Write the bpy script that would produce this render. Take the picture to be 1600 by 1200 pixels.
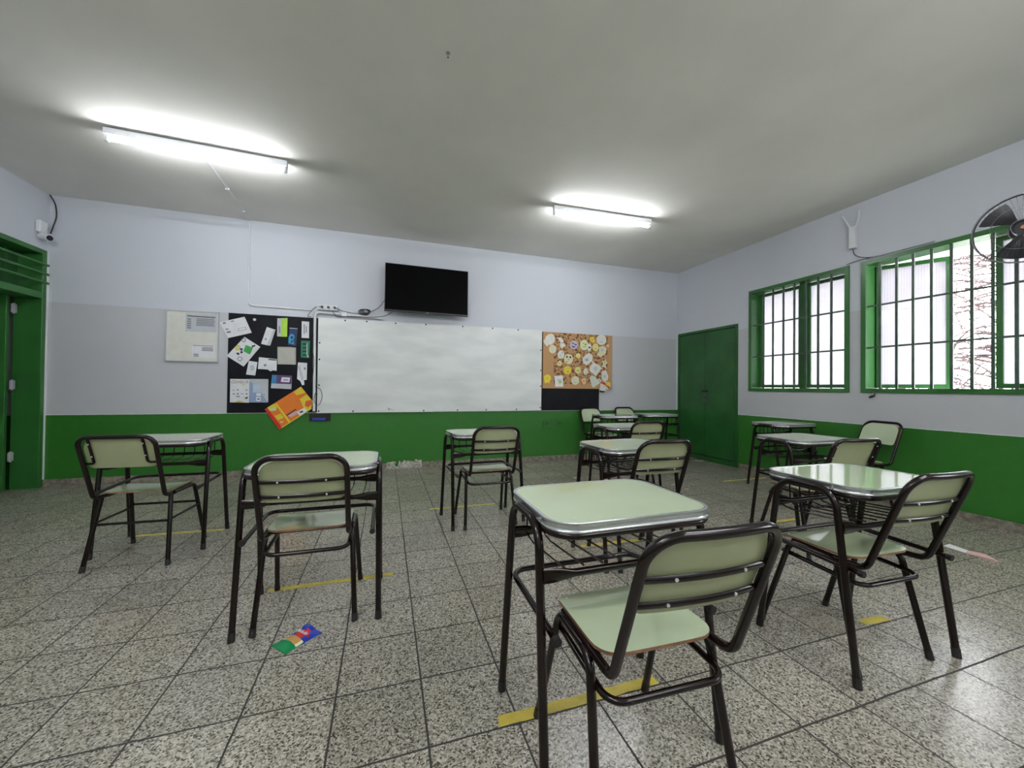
import bpy, bmesh, math, random
from mathutils import Vector, Matrix
PI = math.pi
random.seed(7)
for o in list(bpy.data.objects):
    bpy.data.objects.remove(o)
S = bpy.context.scene
COL = S.collection

# ---------------------------------------------------------------- camera
cam_data = bpy.data.cameras.new('camera')
cam = bpy.data.objects.new('camera', cam_data)
COL.objects.link(cam)
CAM_Z = 1.128
r_ = Vector((0.9503011, -0.3111415, 0.01089919))
u_ = Vector((-0.01359377, -0.00649292, 0.99988652))
f_ = Vector((0.31103542, 0.95034142, 0.01039981))
M = Matrix((( r_.x, u_.x, -f_.x, 0.0), (r_.y, u_.y, -f_.y, 0.0), (r_.z, u_.z, -f_.z, CAM_Z), (0, 0, 0, 1)))
cam.matrix_world = M
cam_data.sensor_width = 36.0
cam_data.lens = 603.85 / 1600 * 36.0
cam_data.clip_start = 0.05
cam_data.clip_end = 200
S.camera = cam

# ---------------------------------------------------------------- sky and exposure
S.view_settings.view_transform = 'Standard'
S.view_settings.look = 'None'
S.view_settings.gamma = 1.0
S.view_settings.use_curve_mapping = False
S.view_settings.exposure = 1.38
W = bpy.data.worlds.new('sky')
S.world = W
W.use_nodes = True
bg = W.node_tree.nodes['Background']
bg.inputs['Color'].default_value = (0.93, 0.96, 1.0, 1)
bg.inputs['Strength'].default_value = 6.5
TUBE_STRENGTH = 35.0

# room sizes (metres), camera stands over x=0, y=0
XL, XR, YB, YF, ZC = -3.52, 4.886, 5.585, -3.2, 3.186
Z_GREEN, Z_GREY, Z_BASE = 0.776, 2.015, 0.077

# ---------------------------------------------------------------- materials
def newmat(name):
    m = bpy.data.materials.new(name)
    m.use_nodes = True
    nt = m.node_tree
    return m, nt, nt.nodes['Principled BSDF']

def setp(b, **k):
    names = {'color': 'Base Color', 'rough': 'Roughness', 'metal': 'Metallic', 'coat': 'Coat Weight', 'coat_rough': 'Coat Roughness', 'spec': 'Specular IOR Level'}
    for a, v in k.items():
        b.inputs[names[a]].default_value = (v[0], v[1], v[2], 1) if a == 'color' else v

def noise_mix(nt, bsdf, c1, c2, scale=8, detail=4, lo=0.35, hi=0.65, coord='Object', stretch=None, bump=0):
    tc = nt.nodes.new('ShaderNodeTexCoord')
    n = nt.nodes.new('ShaderNodeTexNoise')
    n.inputs['Scale'].default_value = scale
    n.inputs['Detail'].default_value = detail
    src = tc.outputs[coord]
    if stretch:
        mp = nt.nodes.new('ShaderNodeMapping')
        mp.inputs['Scale'].default_value = stretch
        nt.links.new(src, mp.inputs['Vector'])
        src = mp.outputs['Vector']
    nt.links.new(src, n.inputs['Vector'])
    cr = nt.nodes.new('ShaderNodeValToRGB')
    cr.color_ramp.elements[0].position = lo
    cr.color_ramp.elements[1].position = hi
    cr.color_ramp.elements[0].color = (*c1, 1)
    cr.color_ramp.elements[1].color = (*c2, 1)
    nt.links.new(n.outputs['Fac'], cr.inputs['Fac'])
    nt.links.new(cr.outputs['Color'], bsdf.inputs['Base Color'])
    if bump:
        bp = nt.nodes.new('ShaderNodeBump')
        bp.inputs['Strength'].default_value = bump
        bp.inputs['Distance'].default_value = 0.003
        nt.links.new(n.outputs['Fac'], bp.inputs['Height'])
        nt.links.new(bp.outputs['Normal'], bsdf.inputs['Normal'])
    return cr

def simple(name, color, rough=0.5, vary=0.08, scale=6, **k):
    m, nt, b = newmat(name)
    setp(b, rough=rough, **k)
    c1 = tuple(c * (1 - vary) for c in color)
    c2 = tuple(min(1, c * (1 + vary)) for c in color)
    noise_mix(nt, b, c1, c2, scale=scale)
    return m

def mathn(nt, op, a, b=None, c=None):
    n = nt.nodes.new('ShaderNodeMath')
    n.operation = op
    for i, v in enumerate((a, b, c)):
        if v is None:
            continue
        if isinstance(v, (int, float)):
            n.inputs[i].default_value = v
        else:
            nt.links.new(v, n.inputs[i])
    return n.outputs[0]

def mixc(nt, fac, a, b, mode='MIX'):
    n = nt.nodes.new('ShaderNodeMix')
    n.data_type = 'RGBA'
    n.blend_type = mode
    for sock, v in ((n.inputs[0], fac), (n.inputs[6], a), (n.inputs[7], b)):
        if isinstance(v, (int, float)):
            sock.default_value = v
        elif isinstance(v, tuple):
            sock.default_value = (*v, 1)
        else:
            nt.links.new(v, sock)
    return n.outputs[2]

def wall_material(name, corner_axis=None):
    m, nt, b = newmat(name)
    geo = nt.nodes.new('ShaderNodeNewGeometry')
    sep = nt.nodes.new('ShaderNodeSeparateXYZ')
    nt.links.new(geo.outputs['Position'], sep.inputs[0])
    nz = nt.nodes.new('ShaderNodeTexNoise')
    nz.inputs['Scale'].default_value = 1.3
    nz.inputs['Detail'].default_value = 5
    nt.links.new(geo.outputs['Position'], nz.inputs['Vector'])
    nf = nt.nodes.new('ShaderNodeTexNoise')
    nf.inputs['Scale'].default_value = 14
    nf.inputs['Detail'].default_value = 6
    nt.links.new(geo.outputs['Position'], nf.inputs['Vector'])
    white = mixc(nt, nz.outputs['Fac'], (0.57, 0.595, 0.655), (0.62, 0.645, 0.705))
    grey = mixc(nt, nz.outputs['Fac'], (0.50, 0.51, 0.54), (0.55, 0.56, 0.59))
    green = mixc(nt, nf.outputs['Fac'], (0.024, 0.140, 0.017), (0.032, 0.172, 0.022))
    wob = mathn(nt, 'MULTIPLY_ADD', nf.outputs['Fac'], 0.006, sep.outputs['Z'])
    isgreen = mathn(nt, 'LESS_THAN', wob, Z_GREEN + 0.003)
    isgrey = mathn(nt, 'LESS_THAN', wob, Z_GREY + 0.003)
    # a thin unpainted pale line above the green
    line = mathn(nt, 'LESS_THAN', wob, Z_GREEN + 0.012)
    c = mixc(nt, isgrey, white, grey)
    c = mixc(nt, line, c, (0.62, 0.66, 0.68))
    c = mixc(nt, isgreen, c, green)
    nt.links.new(c, b.inputs['Base Color'])
    rg = mathn(nt, 'MULTIPLY_ADD', isgreen, -0.22, 0.55)
    nt.links.new(rg, b.inputs['Roughness'])
    bp = nt.nodes.new('ShaderNodeBump')
    bp.inputs['Strength'].default_value = 0.25
    bp.inputs['Distance'].default_value = 0.004
    nt.links.new(nf.outputs['Fac'], bp.inputs['Height'])
    nt.links.new(bp.outputs['Normal'], b.inputs['Normal'])
    return m

def floor_material():
    m, nt, b = newmat('granite_tile')
    geo = nt.nodes.new('ShaderNodeNewGeometry')
    mp = nt.nodes.new('ShaderNodeMapping')
    mp.vector_type = 'POINT'
    s = 1 / 0.30
    mp.inputs['Scale'].default_value = (s, s, s)
    mp.inputs['Location'].default_value = (-0.1443 * s + 40, -1.2372 * s + 40, 0)
    nt.links.new(geo.outputs['Position'], mp.inputs['Vector'])
    sep = nt.nodes.new('ShaderNodeSeparateXYZ')
    nt.links.new(mp.outputs['Vector'], sep.inputs[0])
    wn = nt.nodes.new('ShaderNodeTexNoise')
    wn.inputs['Scale'].default_value = 3
    nt.links.new(geo.outputs['Position'], wn.inputs['Vector'])
    wob = mathn(nt, 'MULTIPLY_ADD', wn.outputs['Fac'], 0.03, -0.015)
    def joint(o, w):
        f = mathn(nt, 'FRACT', mathn(nt, 'ADD', o, wob))
        d = mathn(nt, 'MINIMUM', f, mathn(nt, 'SUBTRACT', 1.0, f))
        return mathn(nt, 'LESS_THAN', d, w), d
    jx, dx = joint(sep.outputs['X'], 0.0115)
    jy, dy = joint(sep.outputs['Y'], 0.0115)
    j = mathn(nt, 'MAXIMUM', jx, jy)
    fl = nt.nodes.new('ShaderNodeVectorMath'); fl.operation = 'FLOOR'
    nt.links.new(mp.outputs['Vector'], fl.inputs[0])
    wh = nt.nodes.new('ShaderNodeTexWhiteNoise'); wh.noise_dimensions = '3D'
    nt.links.new(fl.outputs[0], wh.inputs['Vector'])
    v = nt.nodes.new('ShaderNodeTexVoronoi'); v.feature = 'F1'
    v.inputs['Scale'].default_value = 185
    nt.links.new(geo.outputs['Position'], v.inputs['Vector'])
    sc = nt.nodes.new('ShaderNodeSeparateColor')
    nt.links.new(v.outputs['Color'], sc.inputs[0])
    cr = nt.nodes.new('ShaderNodeValToRGB')
    cr.color_ramp.interpolation = 'CONSTANT'
    e = cr.color_ramp.elements
    e[0].position = 0.0; e[0].color = (0.075, 0.066, 0.052, 1)
    e[1].position = 0.15; e[1].color = (0.22, 0.205, 0.165, 1)
    for pos, col in ((0.42, (0.33, 0.31, 0.255)), (0.62, (0.42, 0.395, 0.33)), (0.84, (0.52, 0.49, 0.42))):
        el = e.new(pos); el.color = (*col, 1)
    nt.links.new(sc.outputs[0], cr.inputs['Fac'])
    big = nt.nodes.new('ShaderNodeTexNoise'); big.inputs['Scale'].default_value = 1.1; big.inputs['Detail'].default_value = 4
    nt.links.new(geo.outputs['Position'], big.inputs['Vector'])
    tone = mathn(nt, 'MULTIPLY_ADD', wh.outputs['Value'], 0.16, 0.86)
    cc = nt.nodes.new('ShaderNodeCombineColor')
    for i in range(3):
        nt.links.new(tone, cc.inputs[i])
    c = mixc(nt, 1.0, cr.outputs['Color'], cc.outputs[0], 'MULTIPLY')
    stain = nt.nodes.new('ShaderNodeValToRGB')
    stain.color_ramp.elements[0].position = 0.60; stain.color_ramp.elements[0].color = (1, 1, 1, 1)
    stain.color_ramp.elements[1].position = 0.78; stain.color_ramp.elements[1].color = (0.97, 0.91, 0.86, 1)
    nt.links.new(big.outputs['Fac'], stain.inputs['Fac'])
    c = mixc(nt, 1.0, c, stain.outputs['Color'], 'MULTIPLY')
    c = mixc(nt, j, c, (0.025, 0.022, 0.018))
    nt.links.new(c, b.inputs['Base Color'])
    rr = mathn(nt, 'MULTIPLY_ADD', big.outputs['Fac'], 0.24, 0.12)
    rr = mathn(nt, 'MAXIMUM', rr, mathn(nt, 'MULTIPLY', j, 0.8))
    nt.links.new(rr, b.inputs['Roughness'])
    bp = nt.nodes.new('ShaderNodeBump'); bp.inputs['Strength'].default_value = 0.6; bp.inputs['Distance'].default_value = 0.002
    nt.links.new(mathn(nt, 'SUBTRACT', 1.0, j), bp.inputs['Height'])
    nt.links.new(bp.outputs['Normal'], b.inputs['Normal'])
    return m

def pane_material():
    m, nt, b = newmat('wired_glass')
    nt.nodes.remove(b)
    out = nt.nodes['Material Output']
    geo = nt.nodes.new('ShaderNodeNewGeometry')
    sep = nt.nodes.new('ShaderNodeSeparateXYZ')
    nt.links.new(geo.outputs['Position'], sep.inputs[0])
    def wire(o):
        f = mathn(nt, 'FRACT', mathn(nt, 'MULTIPLY_ADD', o, 1 / 0.018, 50))
        return mathn(nt, 'LESS_THAN', f, 0.09)
    # metres along the pane: mix of x and y so the open leaves keep their mesh
    k = mathn(nt, 'MAXIMUM', wire(sep.outputs['Y']), wire(sep.outputs['Z']))
    tr = nt.nodes.new('ShaderNodeBsdfTransparent'); tr.inputs['Color'].default_value = (0.28, 0.28, 0.30, 1)
    tl = nt.nodes.new('ShaderNodeBsdfTranslucent')
    col = mixc(nt, k, (0.58, 0.565, 0.60), (0.27, 0.27, 0.28))
    nt.links.new(col, tl.inputs['Color'])
    gl = nt.nodes.new('ShaderNodeBsdfGlossy'); gl.inputs['Roughness'].default_value = 0.1
    m1 = nt.nodes.new('ShaderNodeMixShader')
    fac = mathn(nt, 'MULTIPLY_ADD', k, 0.12, 0.66)
    nt.links.new(fac, m1.inputs[0]); nt.links.new(tr.outputs[0], m1.inputs[1]); nt.links.new(tl.outputs[0], m1.inputs[2])
    fr = nt.nodes.new('ShaderNodeFresnel')
    m2 = nt.nodes.new('ShaderNodeMixShader')
    nt.links.new(mathn(nt, 'MULTIPLY', fr.outputs[0], 0.5), m2.inputs[0])
    nt.links.new(m1.outputs[0], m2.inputs[1]); nt.links.new(gl.outputs[0], m2.inputs[2])
    nt.links.new(m2.outputs[0], out.inputs['Surface'])
    return m

def emit(name, color, strength):
    m, nt, b = newmat(name)
    b.inputs['Emission Color'].default_value = (*color, 1)
    b.inputs['Emission Strength'].default_value = strength
    setp(b, color=(0.9, 0.9, 0.9))
    return m

M_ = {}
M_['wall'] = wall_material('painted_wall')
M_['floor'] = floor_material()
M_['ceiling'] = simple('ceiling_paint', (0.85, 0.83, 0.785), 0.75, 0.04, scale=1.2)
M_['skirting'] = simple('cement_skirting', (0.20, 0.18, 0.14), 0.75, 0.35, scale=25)
M_['rubble'] = simple('broken_plaster', (0.42, 0.40, 0.36), 0.9, 0.3, scale=30)
M_['enamel'] = simple('green_enamel', (0.030, 0.150, 0.030), 0.28, 0.12, scale=3)
M_['enamel_dark'] = simple('dark_green_enamel', (0.020, 0.105, 0.024), 0.30, 0.15, scale=3)
M_['grille'] = simple('grille_enamel', (0.06, 0.10, 0.07), 0.35, 0.2, scale=9)
M_['pane'] = pane_material()
M_['tube_light'] = emit('fluorescent_tube', (0.95, 0.975, 1.0), TUBE_STRENGTH)
M_['added_tube_light'] = emit('added_fill_tube', (0.95, 0.975, 1.0), 84.0)  # stronger glow for the unseen battens added to lift the ambient light
M_['white_metal'] = simple('white_metal', (0.74, 0.76, 0.80), 0.35, 0.03)
M_['white_plastic'] = simple('white_plastic', (0.72, 0.74, 0.76), 0.4, 0.04)
M_['grey_plastic'] = simple('grey_plastic', (0.35, 0.36, 0.38), 0.5, 0.05)
M_['black_plastic'] = simple('black_plastic', (0.012, 0.012, 0.014), 0.35, 0.1)
M_['screen'] = simple('tv_screen', (0.0015, 0.0015, 0.002), 0.10, 0.05, spec=0.15)
M_['cable'] = simple('black_cable', (0.02, 0.02, 0.022), 0.5, 0.1)
M_['steel'] = simple('steel', (0.62, 0.62, 0.62), 0.25, 0.08, metal=1.0)
M_['rivet'] = simple('bright_rivet', (0.75, 0.75, 0.74), 0.25, 0.05, metal=0.3)
M_['alu'] = simple('aluminium_trim', (0.60, 0.62, 0.64), 0.25, 0.06, metal=0.85)
M_['frame'] = simple('brown_enamel_tube', (0.007, 0.0022, 0.0020), 0.20, 0.15, spec=0.42)
M_['rubber'] = simple('black_rubber', (0.010, 0.009, 0.009), 0.5, 0.1)
M_['laminate'] = simple('pale_green_laminate', (0.47, 0.56, 0.37), 0.07, 0.03, scale=4, coat=0.2, coat_rough=0.03)
M_['laminate_back'] = simple('yellow_green_laminate', (0.34, 0.37, 0.21), 0.22, 0.05, scale=4)
M_['plywood'] = simple('plywood_edge', (0.22, 0.11, 0.06), 0.5, 0.2, scale=30)
M_['chalkboard'] = simple('chalkboard', (0.005, 0.005, 0.008), 0.5, 0.3, scale=5, spec=0.18)
M_['tape'] = simple('yellow_tape', (0.50, 0.40, 0.045), 0.45, 0.15, scale=18)
M_['blue'] = simple('blue_duster', (0.02, 0.05, 0.30), 0.6, 0.1)
M_['fan_blade'] = simple('grey_fan_blade', (0.014, 0.013, 0.018), 0.35, 0.1)
M_['cage'] = simple('dark_chrome', (0.25, 0.25, 0.27), 0.25, 0.08, metal=0.8)
M_['brass'] = simple('brass_cap', (0.45, 0.20, 0.10), 0.3, 0.1, metal=0.7)
M_['bark'] = simple('bark', (0.05, 0.03, 0.03), 0.9, 0.3)
M_['outside_wall'] = simple('pale_render', (0.75, 0.68, 0.64), 0.8, 0.06, scale=1.5)
M_['outside_ground'] = simple('pale_concrete', (0.50, 0.49, 0.46), 0.8, 0.08, scale=1.5)
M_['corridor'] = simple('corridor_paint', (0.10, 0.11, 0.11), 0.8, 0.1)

def whiteboard_material():
    m, nt, b = newmat('whiteboard_surface')
    setp(b, rough=0.35)
    noise_mix(nt, b, (0.62, 0.65, 0.64), (0.76, 0.79, 0.775), scale=1.6, detail=8, lo=0.30, hi=0.62, stretch=(1.0, 1.0, 3.2))
    return m
M_['whiteboard'] = whiteboard_material()

def cork_material():
    m, nt, b = newmat('cork')
    setp(b, rough=0.85)
    tc = nt.nodes.new('ShaderNodeTexCoord')
    v = nt.nodes.new('ShaderNodeTexNoise'); v.inputs['Scale'].default_value = 26; v.inputs['Detail'].default_value = 3
    nt.links.new(tc.outputs['Object'], v.inputs['Vector'])
    cr = nt.nodes.new('ShaderNodeValToRGB')
    cr.color_ramp.elements[0].position = 0.40; cr.color_ramp.elements[0].color = (0.13, 0.06, 0.03, 1)
    cr.color_ramp.elements[1].position = 0.52; cr.color_ramp.elements[1].color = (0.48, 0.27, 0.12, 1)
    nt.links.new(v.outputs['Fac'], cr.inputs['Fac'])
    # the left strip and the rims are bare board without the crumbled surface
    geo = nt.nodes.new('ShaderNodeNewGeometry')
    sep = nt.nodes.new('ShaderNodeSeparateXYZ'); nt.links.new(geo.outputs['Position'], sep.inputs[0])
    a = mathn(nt, 'LESS_THAN', sep.outputs['X'], 2.50)
    c2 = mathn(nt, 'GREATER_THAN', sep.outputs['X'], 3.46)
    d = mathn(nt, 'LESS_THAN', sep.outputs['Z'], 1.20)
    e = mathn(nt, 'MAXIMUM', a, mathn(nt, 'MAXIMUM', c2, d))
    nt.links.new(mixc(nt, e, cr.outputs['Color'], (0.47, 0.27, 0.125)), b.inputs['Base Color'])
    return m
M_['cork'] = cork_material()

PAL = {
 'white': (0.72, 0.73, 0.76), 'grey': (0.22, 0.23, 0.26), 'palegrey': (0.50, 0.53, 0.56), 'pinkgrey': (0.34, 0.25, 0.27),
 'black': (0.012, 0.012, 0.015), 'green': (0.05, 0.36, 0.07), 'yellow': (0.72, 0.58, 0.03), 'paleyellow': (0.66, 0.68, 0.36),
 'blue': (0.25, 0.45, 0.68), 'lime': (0.40, 0.68, 0.06), 'navy': (0.01, 0.03, 0.10), 'cyan': (0.03, 0.32, 0.55),
 'emerald': (0.01, 0.20, 0.10), 'beige': (0.45, 0.45, 0.40), 'beige2': (0.34, 0.33, 0.29), 'purple': (0.11, 0.05, 0.16),
 'cyanblue': (0.04, 0.22, 0.45), 'steelblue': (0.26, 0.36, 0.55), 'paleblue': (0.48, 0.58, 0.66), 'orange': (0.75, 0.19, 0.01),
 'orange2': (0.72, 0.12, 0.02), 'palegreen': (0.55, 0.68, 0.36), 'darkred': (0.12, 0.02, 0.03), 'pink': (0.62, 0.38, 0.36),
 'red': (0.60, 0.03, 0.02), 'peach': (0.72, 0.48, 0.26), 'creamwhite': (0.68, 0.68, 0.62), 'cream': (0.66, 0.64, 0.44),
 'lilac': (0.46, 0.43, 0.56), 'gold': (0.55, 0.40, 0.04), 'softyellow': (0.70, 0.63, 0.24), 'brown': (0.28, 0.14, 0.05),
 'palegreenw': (0.58, 0.64, 0.54), 'blueviv': (0.02, 0.05, 0.42), 'greenviv': (0.01, 0.25, 0.08), 'snack': (0.55, 0.30, 0.10),
}
_pm = {}
def pal(n):
    if n not in _pm:
        _pm[n] = simple('paper_' + n, PAL[n], 0.55, 0.04, scale=12)
    return _pm[n]

# ---------------------------------------------------------------- mesh helpers
def link(name, bm, mats, parent=None, smooth=False, loc=None):
    me = bpy.data.meshes.new(name)
    bmesh.ops.recalc_face_normals(bm, faces=bm.faces)
    bm.to_mesh(me)
    bm.free()
    if not isinstance(mats, (list, tuple)):
        mats = [mats]
    for m in mats:
        me.materials.append(M_[m] if isinstance(m, str) and m in M_ else (pal(m) if isinstance(m, str) else m))
    if smooth:
        me.polygons.foreach_set('use_smooth', [True] * len(me.polygons))
        try:
            me.set_sharp_from_angle(angle=math.radians(40))
        except Exception:
            pass
    o = bpy.data.objects.new(name, me)
    COL.objects.link(o)
    if parent:
        o.parent = parent
    if loc:
        o.location = loc
    return o

def tag(o, label, cat, group=None):
    o['label'] = label
    o['category'] = cat
    if group:
        o['group'] = group
    return o

def struct(o):
    o['kind'] = 'structure'
    return o

def thing(name, loc, rz, label, cat, group=None):
    o = bpy.data.objects.new(name, None)
    o.empty_display_size = 0.1
    COL.objects.link(o)
    o.location = loc
    o.rotation_euler = (0, 0, rz)
    return tag(o, label, cat, group)

def box(bm, a, b, mi=0, bevel=0.0):
    a, b = [min(p, q) for p, q in zip(a, b)], [max(p, q) for p, q in zip(a, b)]
    vs = [bm.verts.new((x, y, z)) for x in (a[0], b[0]) for y in (a[1], b[1]) for z in (a[2], b[2])]
    fs = []
    for idx in ((0, 1, 3, 2), (4, 6, 7, 5), (0, 4, 5, 1), (2, 3, 7, 6), (0, 2, 6, 4), (1, 5, 7, 3)):
        f = bm.faces.new([vs[i] for i in idx]); f.material_index = mi; fs.append(f)
    if bevel > 0:
        es = list({e for f in fs for e in f.edges})
        bmesh.ops.bevel(bm, geom=es, offset=bevel, segments=2, affect='EDGES', profile=0.5)
    return fs

def fillet(pts, r, n=6, closed=False):
    P = [Vector(p) for p in pts]
    out = []
    N = len(P)
    for i in range(N):
        if not closed and i in (0, N - 1):
            out.append(P[i]); continue
        a, b, c = P[i - 1], P[i], P[(i + 1) % N]
        d1, d2 = (a - b), (c - b)
        l1, l2 = d1.length, d2.length
        d1.normalize(); d2.normalize()
        ang = d1.angle(d2)
        rr = r[i] if isinstance(r, (list, tuple)) else r
        if rr <= 0 or ang > PI - 0.01:
            out.append(b); continue
        t = min(rr / math.tan(ang / 2), l1 * 0.49, l2 * 0.49)
        rr = t * math.tan(ang / 2)
        bis = (d1 + d2).normalized()
        cen = b + bis * (rr / math.sin(ang / 2))
        s, e = b + d1 * t - cen, b + d2 * t - cen
        for k in range(n + 1):
            q = k / n
            om = s.angle(e)
            v = (s * math.sin((1 - q) * om) + e * math.sin(q * om)) / math.sin(om) if om > 1e-4 else s
            out.append(cen + v)
    return out

def sweep(bm, pts, rad, sides=10, closed=False, caps=True, mi=0, flat=None):
    """tube along a polyline; rad number or list; flat = (side_scale, up_scale)"""
    P = [Vector(p) for p in pts]
    Q = [P[0]]
    for p in P[1:]:
        if (p - Q[-1]).length > 1e-5:
            Q.append(p)
    if closed and (Q[0] - Q[-1]).length < 1e-5:
        Q.pop()
    P = Q
    N = len(P)
    rings = []
    T0 = None
    for i in range(N):
        a = P[i - 1] if (closed or i > 0) else P[i]
        c = P[(i + 1) % N] if (closed or i < N - 1) else P[i]
        T = (c - a).normalized()
        if T0 is None:
            up = Vector((0, 0, 1)) if abs(T.z) < 0.9 else Vector((0, 1, 0))
            Nn = (up - T * up.dot(T)).normalized()
        else:
            Nn = (Nn - T * Nn.dot(T)).normalized()
        T0 = T
        B = T.cross(Nn)
        rr = rad[i] if isinstance(rad, (list, tuple)) else rad
        sx, sy = flat if flat else (1, 1)
        ring = [bm.verts.new(P[i] + (B * math.cos(2 * PI * k / sides) * sx + Nn * math.sin(2 * PI * k / sides) * sy) * rr) for k in range(sides)]
        rings.append(ring)
    M2 = N if closed else N - 1
    for i in range(M2):
        A, B2 = rings[i], rings[(i + 1) % N]
        for k in range(sides):
            f = bm.faces.new((A[k], A[(k + 1) % sides], B2[(k + 1) % sides], B2[k])); f.material_index = mi
    if caps and not closed:
        f = bm.faces.new(rings[0]); f.material_index = mi
        f = bm.faces.new(list(reversed(rings[-1]))); f.material_index = mi

def tube(name, pts, rad, mat, parent=None, r=0.0, sides=10, closed=False, flat=None, n=6):
    bm = bmesh.new()
    P = fillet(pts, r, n, closed) if r else pts
    sweep(bm, P, rad, sides, closed, flat=flat)
    return link(name, bm, mat, parent, smooth=True)

def rrect(w, d, r, n=7, cx=0, cy=0):
    P = []
    for k, (sx, sy) in enumerate([(1, 1), (-1, 1), (-1, -1), (1, -1)]):
        for i in range(n + 1):
            a = PI / 2 * (k + i / n)
            P.append((cx + sx * (w / 2 - r) + r * math.cos(a), cy + sy * (d / 2 - r) + r * math.sin(a)))
    return P

def prism(bm, outline, z0, z1, mi=0, axis='z'):
    """outline: list of 2D points; axis z: (x,y); axis y: points (x,z) extruded along y from z0 to z1"""
    def v3(p, h):
        if axis == 'z': return (p[0], p[1], h)
        if axis == 'y': return (p[0], h, p[1])
        return (h, p[0], p[1])
    A = [bm.verts.new(v3(p, z0)) for p in outline]
    B = [bm.verts.new(v3(p, z1)) for p in outline]
    n = len(A)
    fs = []
    for i in range(n):
        fs.append(bm.faces.new((A[i], A[(i + 1) % n], B[(i + 1) % n], B[i])))
    fs.append(bm.faces.new(A)); fs.append(bm.faces.new(B))
    for f in fs:
        f.material_index = mi
    return fs

def cyl(bm, c, axis, r, h, n=16, mi=0, r2=None):
    c = Vector(c); a = Vector(axis).normalized()
    sweep(bm, [c, c + a * h], [r, r2 if r2 is not None else r], n, mi=mi)

def copy_tree(o, parent=None):
    c = o.copy()
    COL.objects.link(c)
    if parent:
        c.parent = parent
    for ch in KIDS.get(o.name, []):
        copy_tree(ch, c)
    return c

KIDS = {}
def index_kids():
    KIDS.clear()
    for o in COL.objects:
        if o.parent:
            KIDS.setdefault(o.parent.name, []).append(o)

FAN_A = 131.0

# ================================================================ ROOM
def bxs(name, boxes, mat, parent=None, bevel=0.0, smooth=False):
    bm = bmesh.new()
    for b in boxes:
        box(bm, b[0], b[1], 0, bevel)
    return link(name, bm, mat, parent, smooth=smooth)

T = 0.25
struct(bxs('floor', [((XL - 1.8, YF - 0.3, -0.12), (XR + T, YB + 0.3, 0.0))], 'floor'))
struct(bxs('ceiling', [((XL - 1.8, YF - 0.3, ZC), (XR + T, YB + 0.3, ZC + 0.15))], 'ceiling'))
struct(bxs('wall_back', [((XL - 1.8, YB, 0), (XR + T, YB + 0.2, ZC))], 'wall'))
struct(bxs('wall_front', [((XL - 0.25, YF - 0.2, 0), (XR + T, YF, ZC))], 'wall'))
# left wall with the doorway
DY0, DY1, DZ = 4.46, 5.50, 2.56
struct(bxs('wall_left', [((XL - 0.24, YF, 0), (XL, DY0, ZC)), ((XL - 0.24, DY0, DZ), (XL, YB, ZC)), ((XL - 0.24, DY1 + 0.05, 0), (XL, YB, DZ))], 'wall'))
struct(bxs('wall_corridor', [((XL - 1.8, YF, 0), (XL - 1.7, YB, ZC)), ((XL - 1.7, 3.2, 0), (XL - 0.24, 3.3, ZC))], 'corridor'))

# right wall with door and windows
WZ0, WZ1 = 1.12, 2.53
WIN = [(2.905, 4.150), (0.700, 2.792), (-2.35, -0.25)]
DRY0, DRY1, DRZ = 4.330, 5.545, 2.105
rw = []
segs = []
prev = YF
for (a, b) in sorted(WIN):
    rw.append(((XR, prev, 0), (XR + T, a, ZC)))
    rw.append(((XR, a, 0), (XR + T, b, WZ0)))
    rw.append(((XR, a, WZ1), (XR + T, b, ZC)))
    prev = b
rw.append(((XR, prev, 0), (XR + T, DRY0, ZC)))
rw.append(((XR, DRY0, DRZ), (XR + T, DRY1, ZC)))
rw.append(((XR, DRY1, 0), (XR + T, YB, ZC)))
struct(bxs('wall_right', rw, 'wall'))

# skirting: dull cement strips
struct(bxs('baseboard_back', [((XL, YB - 0.014, 0), (-3.05, YB, Z_BASE)), ((-3.045, YB - 0.014, 0), (0.03, YB, Z_BASE - 0.003)), ((0.50, YB - 0.014, 0), (1.9, YB, Z_BASE)), ((1.905, YB - 0.014, 0), (XR, YB, Z_BASE - 0.002))], 'skirting', bevel=0.003))
struct(bxs('baseboard_right', [((XR - 0.014, YF, 0), (XR, 0.9, Z_BASE)), ((XR - 0.014, 0.905, 0), (XR, DRY0 - 0.03, Z_BASE))], 'skirting', bevel=0.003))
struct(bxs('baseboard_left', [((XL, YF, 0), (XL + 0.014, DY0 - 0.06, Z_BASE))], 'skirting', bevel=0.003))
# damaged stretch of the skirting: crumbled plaster
bm = bmesh.new()
rnd = random.Random(3)
top = [(0.03 + i * 0.0235, 0.085 + rnd.uniform(-0.012, 0.028) - (0.05 if i in (5, 6) else 0)) for i in range(21)]
prism(bm, [(0.03, 0.0)] + top + [(0.50, 0.0)], YB - 0.010, YB + 0.02, axis='y')
for i in range(26):
    x = rnd.uniform(0.05, 0.48); z = rnd.uniform(0.0, 0.10); s = rnd.uniform(0.008, 0.022)
    cyl(bm, (x, YB - 0.012, z), (rnd.uniform(-.4, .4), -1, rnd.uniform(-.4, .4)), s, s * 0.7, 6, r2=s * 0.5)
struct(link('trim_1', bm, 'rubble'))
# pale unpainted edge lines beside the doors
struct(bxs('trim_2', [((XR - 0.006, YB - 0.035, Z_GREEN), (XR - 0.001, YB - 0.001, DRZ))], 'white_plastic'))
struct(bxs('trim_3', [((XL + 0.001, DY1 + 0.055, 0.08), (XL + 0.006, YB - 0.001, DZ))], 'white_plastic'))

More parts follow.
